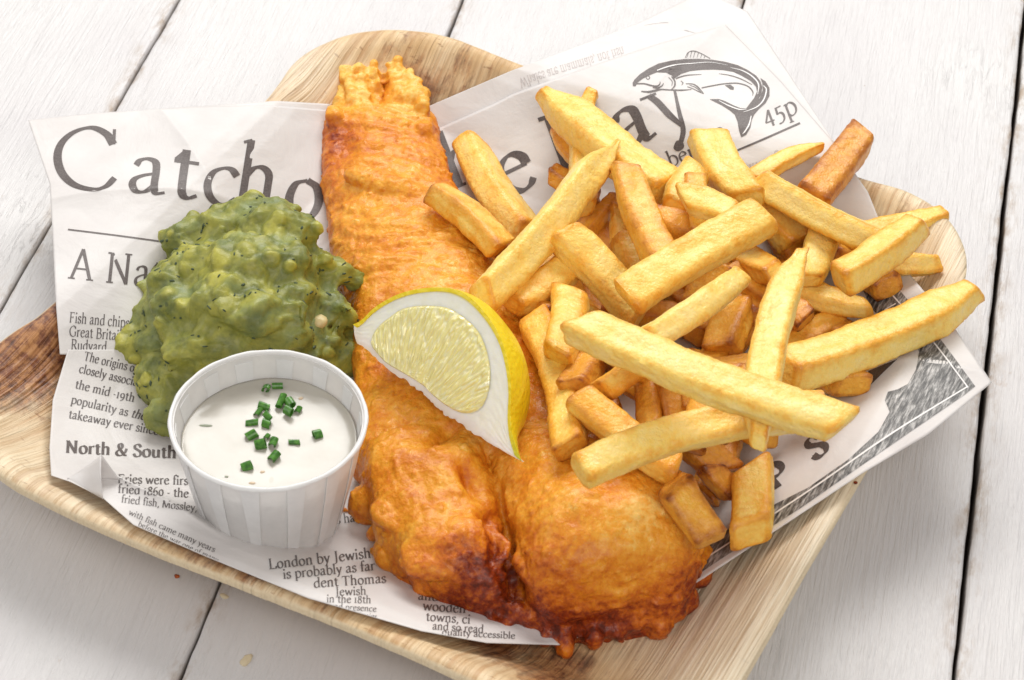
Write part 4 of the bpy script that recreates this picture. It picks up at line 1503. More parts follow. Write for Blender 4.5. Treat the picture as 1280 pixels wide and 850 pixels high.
# gherkin and caper bits in the sauce
M_BIT = plain("green_grey_gherkin", (.30, .33, .24), .35)
M_BIT2 = plain("tan_caper", (.62, .48, .33), .35)
for (x, y, l, wd, a, mt) in ((256, 532, .22, .05, 0, M_BIT), (376, 498, .08, .06, .5, M_BIT2), (328, 590, .07, .05, .3, M_BIT2), (283, 596, .06, .04, 0, M_BIT), (315, 604, .10, .05, 0, M_BIT2)):
    r_ = BV_S.ray_cast(Vector(CAM), Vector(ray(x, y)).normalized())
    if r_[0] is None:
        continue
    v_, f_ = ell(np.array(r_[0]), (l, wd, .03), (a, 0))
    mk("gherkin_bit", v_, f_, mt, sauce)


# ---- chives
def chive_mat():
    m, nt, b = new_mat("chive_green")
    P = worldpos(nt)
    n = noise(nt, mapping(nt, P, (1, 1, 1)), 900, 3)
    col = ramp(nt, n, [(.3, (.022, .10, .010)), (.7, (.10, .28, .035))])
    nt.links.new(col, b.inputs['Base Color'])
    b.inputs['Roughness'].default_value = .3
    sss(b, .15, (.3, .8, .1), .001)
    return m


M_CHIVE = chive_mat()
CH = [(333, 486, .12, .16, 80, "thin curled chive ring at the far left tip of the cluster"), (347, 482, .26, .10, 5, "flat chive sliver farthest from the rim front, at the very back"),
      (352, 502, .34, .12, 70, "longest upright chive piece near the top of the cluster"), (363, 505, .24, .15, 120, "wide chive tube right of the longest upright piece"),
      (361, 515, .22, .14, 140, "chive tube lying under the wide one on the right of the cluster"), (373, 512, .16, .10, 60, "small chive piece at the right edge of the cluster"),
      (330, 508, .28, .12, 165, "chive tube left of the longest upright piece"), (323, 515, .20, .10, 60, "narrow tilted chive piece at the left edge of the upper cluster"),
      (335, 521, .22, .11, 130, "chive tube in the middle of the upper cluster"), (333, 530, .20, .13, 160, "chive tube just below the middle of the upper cluster"),
      (315, 528, .30, .10, 8, "pointed chive sliver lying flat left of the cluster"), (315, 544, .26, .14, 25, "chive tube at the left of the lower cluster"),
      (334, 545, .12, .09, 50, "tiny chive ring on top of the lower cluster"), (326, 556, .24, .16, 5, "fat chive tube in the middle of the lower cluster"),
      (342, 553, .22, .15, 75, "open ended chive ring at the right of the lower cluster"), (368, 552, .26, .08, 0, "thin flat chive strip alone right of the lower cluster"),
      (397, 543, .20, .14, 25, "lone chive tube nearest the right rim of the cup"), (343, 571, .26, .16, 55, "chive tube below the lower cluster"),
      (309, 583, .24, .14, 10, "lone split chive piece nearest the front of the sauce")]
rch = random.Random(4)
for i, (x, y, l, r0, a, lb) in enumerate(CH):
    hitp = BV_S.ray_cast(Vector(CAM), Vector(ray(x, y + 2)).normalized())[0]
    p = np.array(hitp) + np.array([0, 0, r0 * .55])
    if i in (2, 4, 8, 3):
        p = p + np.array([0, -.05, .09])
    l *= 1.22; r0 *= .98
    n_, k_ = 18, 5
    ang = math.radians(a)
    ax = Vector((math.cos(ang), math.sin(ang), rch.uniform(-.15, .35))).normalized()
    s1 = ax.orthogonal().normalized(); s2 = ax.cross(s1)
    V = []
    sq = rch.uniform(.6, .9)
    slant = rch.uniform(-.25, .25)
    for ring in range(4):
        inner = ring in (2, 3)
        u = (-1, 1, 1, -1)[ring]
        rr = r0 * (.72 if inner else 1.0)
        for j in range(n_):
            b_ = 2 * math.pi * j / n_
            q = Vector(p) + ax * (u * l * .5 + slant * r0 * math.cos(b_)) + s1 * math.cos(b_) * rr + s2 * math.sin(b_) * rr * sq
            V.append(tuple(q))
    o = mk("chive_piece", V, gridf(4, n_, True, True), M_CHIVE, origin=p, sharp=45)
    tag(o, lb + (", on the sauce" if "sauce" not in lb else ""), "chive", "chopped chives on the sauce")

# ================================================================ LEMON WEDGE
LA, LB = at(441, 406, 3.55), at(652, 577, 3.75)
axv = LB - LA
LLEN = np.linalg.norm(axv); ax = axv / LLEN
e_img = .62 * RGT + .785 * UPV
Vc = -FWD
rh = e_img + .40 * Vc
rh = rh - ax * (rh @ ax); rh /= np.linalg.norm(rh)
nf = np.cross(ax, rh)
if nf @ Vc < 0:
    nf = -nf
lemon = empty("lemon_wedge", LA)
tag(lemon, "juicy lemon wedge with bright yellow rind lying cut side up on the battered fish", "lemon wedge")


def on_face(pts):
    out = []
    for (x, y) in pts:
        d_ = ray(x, y)
        out.append(CAM + d_ * (((LA - CAM) @ nf) / (d_ @ nf)) - LA)
    out = np.array(out)
    return (out @ ax) / LLEN, out @ rh


_o = catmull([(441, 406), (452, 400), (470, 383), (500, 367), (535, 359), (565, 361), (590, 374), (612, 399), (628, 428), (636, 458), (639, 488), (638, 515), (640, 540), (646, 562), (652, 577)], 6)
_ls, _lr = on_face(_o)
_q = np.argsort(_ls); _ls, _lr = _ls[_q], np.maximum(_lr[_q], .0)
_cs, _cr = on_face(catmull([(441, 406), (442, 420), (449, 432), (464, 443), (483, 461), (506, 476), (530, 494), (544, 508), (562, 522), (595, 544), (630, 565), (652, 577)], 5))


def lr(s):
    return np.interp(s, _ls, _lr)
    core = np.clip(1 - np.abs(2 * (s - .52) / 1.0) ** 2.25, 0, 1) ** .62
    return 3.15 * core + .12 * np.exp(-((s - .0) / .06) ** 2) * 0


def lpos(s, rho, th_):
    """s along axis, rho radius (cm), th_ angle from the cut face"""
    s = np.asarray(s); rho = np.asarray(rho); th_ = np.asarray(th_)
    return LA + ax * (s * LLEN)[..., None] + rh * (rho * np.cos(th_))[..., None] - nf * (rho * np.sin(th_))[..., None]


def rind_mat():
    m, nt, b = new_mat("lemon_rind")
    L = nt.links.new
    P = worldpos(nt)
    n = noise(nt, P, 60, 2)
    v = nd(nt, 'ShaderNodeTexVoronoi', feature='SMOOTH_F1'); v.inputs['Scale'].default_value = 700
    L(P, v.inputs['Vector'])
    gr = attr(nt, 'tip')
    col = mix(nt, gr, ramp(nt, n, [(.3, (.80, .60, .012)), (.7, (.88, .70, .02))]), (.52, .56, .03))
    L(col, b.inputs['Base Color'])
    b.inputs['Roughness'].default_value = .33
    sss(b, .15, (1, .7, .1), .002)
    L(bump(nt, v.outputs[0], .5, .0006), b.inputs['Normal'])
    return m


def pith_mat():
    m, nt, b = new_mat("lemon_pith")
    L = nt.links.new
    P = worldpos(nt)
    n = noise(nt, P, 250, 4)
    col = ramp(nt, n, [(.3, (.88, .86, .70)), (.7, (.93, .92, .82))])
    col = mix(nt, attr(nt, 'rimy'), col, (.84, .72, .06))
    L(col, b.inputs['Base Color'])
    b.inputs['Roughness'].default_value = .45
    sss(b, .4, (1, .9, .5), .003)
    L(bump(nt, n, .3, .0006), b.inputs['Normal'])
    return m


def flesh_mat():
    m, nt, b = new_mat("lemon_flesh")
    L = nt.links.new
    f = attr(nt, 'ves')
    n = noise(nt, worldpos(nt), 500, 3)
    col = ramp(nt, f, [(.0, (.94, .88, .50)), (.3, (.90, .78, .26)), (.7, (.93, .83, .34)), (1, (1.0, .95, .66))])
    col = mix(nt, math_(nt, 'MULTIPLY', n, .25), col, (.90, .86, .60))
    L(col, b.inputs['Base Color'])
    b.inputs['Roughness'].default_value = .13
    sss(b, .4, (1, .85, .3), .004)
    b.inputs['Coat Weight'].default_value = .6
    b.inputs['Coat Roughness'].default_value = .08
    L(bump(nt, n, .2, .0003), b.inputs['Normal'])
    return m


M_RIND, M_PITH, M_FLESH = rind_mat(), pith_mat(), flesh_mat()
TH = math.radians(72)
ns, nt_ = 90, 40
s = np.linspace(0, 1, ns)
tht = np.linspace(0, TH, nt_)
S_, T_ = np.meshgrid(s, tht, indexing='ij')
Rr = lr(S_) * (1 + .012 * pn(np.stack([S_.ravel() * 6, T_.ravel() * 3, 0 * S_.ravel()], 1)).reshape(S_.shape))
Vout = lpos(S_, np.maximum(Rr, .02), T_).reshape(-1, 3)
Vin = lpos(S_ * .985 + .0075, np.maximum(Rr - .13, .01), T_).reshape(-1, 3)
n0 = ns * nt_
F = gridf(ns, nt_).tolist() + [[q + n0 for q in f[::-1]] for f in gridf(ns, nt_).tolist()]
for col_ in (0, nt_ - 1):
    for i in range(ns - 1):
        a_, b_ = i * nt_ + col_, (i + 1) * nt_ + col_
        F.append([a_, b_, b_ + n0, a_ + n0] if col_ == 0 else [b_, a_, a_ + n0, b_ + n0])
tipa = np.concatenate([sstep(.86, 1, S_).ravel(), sstep(.86, 1, S_).ravel()]) * .8
mk("rind", np.concatenate([Vout, Vin]), F, M_RIND, lemon, attrs={'tip': tipa}, sharp=50)
# pith body: cut face, far cut face, back
nq = 46
q = np.linspace(0, 1, nq)
S2, Q2 = np.meshgrid(s, q, indexing='ij')
rag = np.interp(s, _cs, _cr) + .10 * fbm(np.stack([s * 30, 0 * s, 0 * s], 1), 3) * sstep(0, .1, s) * sstep(1, .55, s)
R2 = np.maximum(lr(S2) - .06, .01)
rho = rag[:, None] * (1 - Q2) + Q2 * R2
zoff = .018 * fbm(np.stack([S2.ravel() * 20, Q2.ravel() * 12, 0 * S2.ravel()], 1), 3).reshape(S2.shape)
Vf = lpos(S2, rho, 0 * S2) + nf * (zoff * .6 - .045)[..., None]
rimy = sstep(.955, .985, Q2) * .9
Vb = lpos(S2, np.maximum(rho, 0) * (Q2 > .02) + 0, 0 * S2 + TH) + nf * (-.12 * (1 - Q2))[..., None]
Va = lpos(S_, np.maximum(lr(S_) - .06, .01), T_)
allV = np.concatenate([Vf.reshape(-1, 3), Vb.reshape(-1, 3), Va.reshape(-1, 3)])
n1_ = ns * nq
F = gridf(ns, nq).tolist() + [[k + n1_ for k in f[::-1]] for f in gridf(ns, nq).tolist()] + gridf(ns, nt_, off=2 * n1_).tolist()
for i in range(ns - 1):   # close along the core edge
    F.append([i * nq, (i + 1) * nq, (i + 1) * nq + n1_, i * nq + n1_])
ry = np.concatenate([rimy.ravel(), rimy.ravel() * 0, np.zeros(ns * nt_)])
mk("pith", allV, F, M_PITH, lemon, attrs={'rimy': ry})
# flesh: pulp vesicles standing out of the cut face
fl = [(463, 428), (472, 443), (484, 455), (503, 466), (527, 481), (542, 495), (559, 508), (577, 516), (595, 514), (606, 501), (612, 477), (611, 452), (603, 425), (592, 408), (574, 393), (556, 384), (527, 382), (503, 386), (486, 397), (471, 410)]
flp = []
for (x, y) in fl:
    d_ = ray(x, y); t_ = ((LA - CAM) @ nf) / (d_ @ nf)
    flp.append(CAM + d_ * t_)
flp = catmull(np.array(flp), 8, True)
cen = flp.mean(0)
nrg = 110
n_ = len(flp)
flp = resample(np.concatenate([flp, flp[:1]]), 261)[:-1]; n_ = 260
T2 = np.linspace(0, 1, nrg) ** .8
G = cen + (flp[None] - cen) * T2[:, None, None]
su = ((G - LA) @ ax); sv = ((G - LA) @ rh)
# vesicles: long cells radiating from the core towards the rind
_ph = np.arctan2(su - LLEN * .42, sv + 2.6); _rd = np.hypot(su - LLEN * .42, sv + 2.6)
q1 = np.stack([(_ph * 30).ravel(), (_rd * 1.05).ravel(), 0 * su.ravel()], 1)
q1 = q1 + .35 * np.stack([pn(q1 * .8), pn(q1 * .8 + 9), 0 * q1[:, 0]], 1)


def worley(P, seed=0):
    ip = np.floor(P[:, :2]).astype(int)
    best = np.full(len(P), 9.); sec = np.full(len(P), 9.); idc = np.zeros(len(P))
    for dx in (-1, 0, 1):
        for dy in (-1, 0, 1):
            cx, cy = ip[:, 0] + dx, ip[:, 1] + dy
            h1 = _perm[_perm[(cx + seed) & 255] + (cy & 255)] / 255.
            h2 = _perm[_perm[(cx + 57 + seed) & 255] + ((cy + 91) & 255)] / 255.
            d2 = np.hypot(cx + h1 - P[:, 0], cy + h2 - P[:, 1])
            new = d2 < best
            sec = np.where(new, best, np.minimum(sec, d2))
            idc = np.where(new, h1 * .5 + h2 * .5, idc)
            best = np.where(new, d2, best)
    return best, sec, idc


w1, w2, wid = worley(q1 + 40)
cell = sstep(0, .45, w2 - w1).reshape(su.shape)
wid = wid.reshape(su.shape)
edgef = sstep(1.0, .95, np.broadcast_to(T2[:, None], su.shape))
hgt = (.020 + .055 * cell * (.3 + wid) + .035 * pn(q1 * np.array([1.5, 4, 1])).reshape(su.shape)) * edgef - .02 * (1 - edgef)
G = G + nf * hgt[..., None]
mk("flesh", G.reshape(-1, 3), gridf(nrg, n_, False, True).tolist(), M_FLESH, lemon, attrs={'ves': (cell * (.4 + .6 * wid)).ravel()})
BV_LEM = BVHTree.FromPolygons([tuple(v) for v in Vout], gridf(ns, nt_).tolist())
# ================================================================ CHIPS
def chip_mat():
    m, nt, b = new_mat("fried_potato")
    L = nt.links.new
    P = worldpos(nt)
    tone = attr(nt, 'tone')
    n1 = noise(nt, P, 110, 4, .6, .3)
    n2 = noise(nt, P, 600, 3, .6)
    n3 = noise(nt, P, 230, 4, .65)
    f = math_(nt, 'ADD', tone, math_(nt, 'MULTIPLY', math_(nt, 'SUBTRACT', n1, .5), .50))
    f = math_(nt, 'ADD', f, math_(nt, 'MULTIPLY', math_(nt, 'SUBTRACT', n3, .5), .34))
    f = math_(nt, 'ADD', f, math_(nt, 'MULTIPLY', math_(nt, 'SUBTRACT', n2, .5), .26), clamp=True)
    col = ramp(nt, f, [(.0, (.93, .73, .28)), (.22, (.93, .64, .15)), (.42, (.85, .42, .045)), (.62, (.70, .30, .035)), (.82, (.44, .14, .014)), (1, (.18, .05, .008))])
    L(col, b.inputs['Base Color'])
    L(ramp(nt, n3, [(.35, grey(.30)), (.65, grey(.48))]), b.inputs['Roughness'])
    sss(b, .15, (1.0, .6, .2), .0025)
    b.inputs['Specular IOR Level'].default_value = .4
    b.inputs['Coat Weight'].default_value = .10
    b.inputs['Coat Roughness'].default_value = .25
    h = math_(nt, 'ADD', math_(nt, 'MULTIPLY', n3, .5), math_(nt, 'MULTIPLY', n2, .5))
    L(bump(nt, h, .9, .0012), b.inputs['Normal'])
    return m


M_CHIP = chip_mat()
G_ = "chips heaped on the newsprint"
# A, B (photo pixels), width px, tone, taper A, taper B, bend px, label  -- listed from the bottom of the heap to the top
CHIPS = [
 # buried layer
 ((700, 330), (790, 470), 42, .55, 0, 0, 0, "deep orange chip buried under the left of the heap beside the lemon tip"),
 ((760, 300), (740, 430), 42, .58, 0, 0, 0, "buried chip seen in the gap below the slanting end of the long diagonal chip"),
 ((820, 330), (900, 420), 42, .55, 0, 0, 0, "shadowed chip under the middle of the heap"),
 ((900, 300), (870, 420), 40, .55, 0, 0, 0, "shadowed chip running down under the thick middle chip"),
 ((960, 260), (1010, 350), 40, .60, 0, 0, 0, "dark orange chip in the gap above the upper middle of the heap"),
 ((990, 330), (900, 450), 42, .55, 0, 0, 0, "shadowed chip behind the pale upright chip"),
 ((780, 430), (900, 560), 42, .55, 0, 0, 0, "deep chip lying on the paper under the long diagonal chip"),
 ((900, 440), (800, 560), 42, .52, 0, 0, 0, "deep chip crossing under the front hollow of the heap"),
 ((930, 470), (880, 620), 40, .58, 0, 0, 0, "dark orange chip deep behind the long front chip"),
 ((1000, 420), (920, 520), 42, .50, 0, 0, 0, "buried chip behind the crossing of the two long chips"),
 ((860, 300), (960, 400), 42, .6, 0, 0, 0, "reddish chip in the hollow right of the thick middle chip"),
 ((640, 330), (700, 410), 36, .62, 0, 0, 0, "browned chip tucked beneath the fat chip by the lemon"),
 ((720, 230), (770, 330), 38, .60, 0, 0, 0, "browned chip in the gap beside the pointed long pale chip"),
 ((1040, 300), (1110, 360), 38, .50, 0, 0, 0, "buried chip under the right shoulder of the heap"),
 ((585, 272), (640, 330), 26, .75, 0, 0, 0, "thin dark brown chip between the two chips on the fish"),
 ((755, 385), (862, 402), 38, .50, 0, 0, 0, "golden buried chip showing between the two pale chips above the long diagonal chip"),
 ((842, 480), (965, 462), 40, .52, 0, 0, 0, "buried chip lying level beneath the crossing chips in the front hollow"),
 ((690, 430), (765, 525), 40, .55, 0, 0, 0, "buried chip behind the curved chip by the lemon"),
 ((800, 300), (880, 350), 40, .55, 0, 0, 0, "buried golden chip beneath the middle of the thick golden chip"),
 # back row
 ((640, 350), (700, 395), 32, .55, 0, 0, 0, "golden chip wedged beneath the fat curved chip, half hidden by the lemon's tip"),
 ((838, 520), (905, 590), 44, .50, 0, 0, 0, "golden chip under the middle of the long front chip"),
 ((775, 470), (850, 520), 40, .52, 0, 0, 0, "tan chip filling the gap behind the slanting chip of the front hollow"),
 ((880, 500), (960, 545), 42, .50, 0, 0, 0, "tan chip beneath the lower tip of the pale upright chip"),
 ((1000, 395), (1060, 420), 36, .50, 0, 0, 0, "tan chip behind the upper edge of the longest right hand chip"),
 ((905, 340), (985, 395), 40, .48, 0, 0, 0, "tan chip under the upper half of the pale upright chip"),
 ((700, 340), (745, 420), 40, .48, 0, 0, 0, "tan chip beneath the square ended chip at the centre left"),
 ((850, 235), (935, 300), 40, .50, 0, 0, 0, "tan chip under the small pale chunk near the top"),
 ((1000, 255), (1060, 330), 40, .52, 0, 0, 0, "tan chip behind the short upright chip at the right"),
 ((742, 114), (722, 178), 26, .18, .2, 0, 0, "pale stub sticking up behind the topmost pointed chip"),
 ((694, 160), (742, 214), 34, .38, .3, 0, 0, "small browned chip end left of the D on the newsprint"),
 ((690, 216), (745, 250), 30, .58, 0, 0, 0, "brown rounded chip end left of the vertical back chip"),
 ((730, 165), (728, 262), 36, .22, 0, 0, 0, "upright pale chip crossed by the topmost pointed chip"),
 ((681, 112), (836, 238), 54, .20, .75, 0, -6, "topmost long chip with a pointed upper tip in front of the D of Day"),
 ((1075, 172), (1012, 250), 42, .60, 0, 0, 0, "brown blunt chip pointing up and right at the back of the heap"),
 ((940, 226), (1028, 181), 26, .22, 0, .85, 5, "thin curved chip with a narrow tip below the price on the newsprint"),
 ((1050, 300), (1180, 269), 34, .20, 0, .3, -4, "pale chip at the upper right resting on the leaf plate rim"),
 ((1090, 322), (1172, 330), 36, .20, 0, .3, 0, "blunt chip end poking out under the right side of the heap"),
 ((872, 212), (842, 262), 44, .20, 0, .2, 0, "short pale chunk below the fragment mber of the newsprint"),
 ((812, 266), (900, 300), 38, .46, .55, 0, 0, "orange chip wedge with a pointed left tip above the thick middle chip"),
 ((870, 220), (880, 300), 30, .40, 0, 0, 0, "narrow chip edge behind the short pale chunks at the top"),
 # left group
 ((540, 240), (628, 312), 42, .34, .1, 0, 6, "lower of the two chips leaning on the fish left of the long pale chip"),
 ((588, 182), (665, 300), 46, .24, .1, 0, -6, "upper of the two chips leaning on the fish, beside the letter e"),
 ((775, 245), (668, 350), 30, .45, .5, 0, 0, "thin browned chip running under the long pale pointed chip"),
 ((770, 255), (772, 330), 26, .30, .6, 0, 0, "slender pale wedge between the brown ridged chip and its neighbour"),
 ((636, 378), (720, 322), 46, .30, 0, 0, -8, "fat curved chip lying just above the lemon's right shoulder"),
 ((735, 385), (760, 430), 34, .25, 0, 0, 0, "small pale chip end tucked above the left end of the long diagonal chip"),
 ((780, 208), (835, 335), 46, .42, .2, 0, -5, "brown ridged upright chip in the middle of the upper heap"),
 ((766, 172), (600, 378), 46, .16, .85, .1, 8, "long pale chip with a sharp tip slanting down towards the lemon"),
 ((668, 402), (712, 562), 48, .32, 0, 0, 10, "curved chip standing right against the lemon rind"),
 ((712, 368), (696, 446), 48, .26, 0, 0, 5, "short chip with a blunt lower end above the curved chip by the lemon"),
 ((738, 448), (716, 484), 38, .52, 0, 0, 0, "small brown end piece right of the curved chip by the lemon"),
 # hollow in front
 ((812, 480), (815, 560), 42, .46, 0, 0, 0, "narrow upright chip in the hollow behind the long front chip"),
 ((836, 470), (858, 560), 46, .50, 0, 0, 0, "orange upright chip in the centre of the front hollow"),
 ((856, 440), (868, 504), 36, .44, 0, .4, 0, "wedge shaped chip end hanging in the front hollow"),
 ((912, 468), (876, 540), 46, .46, 0, .3, 0, "rounded brown edged chip right of the front hollow"),
 ((940, 470), (900, 545), 36, .45, 0, 0, 0, "dull chip half hidden right of the rounded brown edged chip"),
 ((762, 430), (810, 460), 40, .34, 0, 0, 0, "chip lying directly beneath the left part of the long diagonal chip"),
 ((748, 492), (804, 452), 48, .40, .1, 0, 0, "stubby chip with a rounded face behind the front hollow"),
 ((724, 496), (845, 588), 46, .36, 0, 0, -3, "chip slanting down from the lemon side towards the long front chip"),
 # right group
 ((976, 438), (1056, 392), 30, .42, 0, 0, 0, "thin brown chip under the longest right hand chip"),
 ((1008, 458), (1068, 482), 46, .38, 0, 0, 0, "stubby chip end lying on the paper beside the printed banner"),
 ((980, 385), (1008, 404), 46, .55, 0, .2, 0, "brown block shaped chip end right of the pale upright chip"),
 ((985, 352), (1088, 384), 38, .20, 0, .35, -6, "smooth chip pointing right above the longest right hand chip"),
 ((916, 312), (972, 340), 40, .28, 0, .2, -4, "chip end pointing right beneath the blunt middle chip"),
 ((860, 370), (910, 335), 28, .40, 0, 0, 0, "thin browned chip showing just below the thick middle chip"),
 ((925, 382), (902, 440), 46, .44, .15, 0, 0, "brown tipped chip standing behind the long diagonal chip"),
 ((946, 238), (1002, 306), 44, .28, 0, 0, -4, "chip slanting down right beneath the long back chip"),
 ((1032, 285), (1012, 350), 42, .16, 0, .25, 0, "short pale upright chip between the two right hand slanting chips"),
 ((944, 224), (1120, 312), 48, .20, 0, 0, -6, "long pale chip running to the right at the back of the heap"),
 ((1048, 350), (1148, 278), 46, .20, 0, .25, -5, "broad chip rising to the right below the long back chip"),
 ((884, 170), (936, 252), 45, .16, 0, .15, -6, "pale wide chip pointing up at the 2 on the newsprint"),
 ((852, 250), (918, 274), 40, .14, 0, 0, 0, "small pale chunk touching the right end of the thick middle chip"),
 ((706, 296), (800, 398), 48, .22, 0, 0, 4, "chip with a cut square upper end in the centre left of the heap"),
 ((784, 296), (818, 366), 46, .24, 0, 0, 0, "short pale chip end above the thick middle chip's left end"),
 # front
 ((842, 604), (890, 676), 46, .48, 0, 0, 0, "brown chip lying between the fish and the stub in front"),
 ((888, 585), (912, 612), 36, .55, 0, 0, 0, "short dark chip end beneath the long front chip"),
 ((978, 464), (1222, 362), 54, .20, 0, .45, -10, "longest right hand chip reaching over the plate rim onto thin air"),
 ((798, 432), (930, 342), 46, .12, 0, .3, -4, "pale yellow chip with a cut pointed tip above the long diagonal chip"),
 ((724, 590), (1022, 514), 54, .18, 0, 0, 16, "long front chip with a square cut left end resting on the fish"),
 ((940, 580), (938, 668), 50, .28, 0, 0, 0, "stubby upright chip in front beside the printed banner edge"),
 ((998, 317), (944, 552), 48, .16, .6, .5, -10, "pale upright chip with both ends pointed, crossing under the long diagonal chip"),
 ((782, 374), (956, 270), 52, .22, 0, 0, 4, "thick golden chip lying across the middle of the heap"),
 ((728, 408), (1056, 532), 58, .14, 0, 0, -8, "largest pale chip lying diagonally across the front of the heap"),
]
BASE_BV = [BV_FISH, BVHS[0], BVHS[1], BVH_PL] if 'BVH_PL' in globals() else [BV_FISH, BVHS[0], BVHS[1]]
DOWN = Vector((0, 0, -1))


def ground(x, y):
    z = .5
    for b in BASE_BV:
        r = b.ray_cast(Vector((x, y, 12)), DOWN)
        if r[0] is not None:
            z = max(z, r[0].z)
    return z


_gcache = {}


def groundc(x, y):
    k = (round(x * 5), round(y * 5))
    if k not in _gcache:
        _gcache[k] = ground(k[0] / 5, k[1] / 5)
    return _gcache[k]


placed_pts, placed_r, placed_k = np.zeros((0, 3)), np.zeros(0), np.zeros(0)
NS = 17


def axis_pts(A, B, bend, za, zb, n=NS):
    u = np.linspace(0, 1, n)
    A, B = np.array(A, float), np.array(B, float)
    d = B - A
    nrm = np.array([d[1], -d[0]]) / np.hypot(*d)
    P = A + d * u[:, None] + nrm * (bend * 4 * u * (1 - u))[:, None]
    return atv(P, za + (zb - za) * u)


def ok(A, B, bend, r, za, zb):
    P = axis_pts(A, B, bend, za, zb)
    if np.linalg.norm(P[0] - P[-1]) < 2 * 1.0:
        lim = .9
    else:
        lim = .50 * np.linalg.norm((P[0] - P[-1])[:2])
    if abs(za - zb) > lim:
        return False
    for p in P[::2]:
        if p[2] < groundc(p[0], p[1]) + r * .92:
            return False
    if len(placed_pts):
        d = np.linalg.norm(P[:, None] - placed_pts[None], axis=2)
        if (d < (r + placed_r[None]) * placed_k[None]).any():
            return False
        # a later chip always lies on, never under, the chips it crosses
        pa, pb = pix(P), pix(placed_pts)
        near = np.linalg.norm(pa[:, None] - pb[None], axis=2) < (r + placed_r[None]) * 39.5 * .32
        if near.any():
            da, db = (P - CAM) @ FWD, (placed_pts - CAM) @ FWD
            if (near & (da[:, None] > db[None] - .25)).any():
                return False
    return True


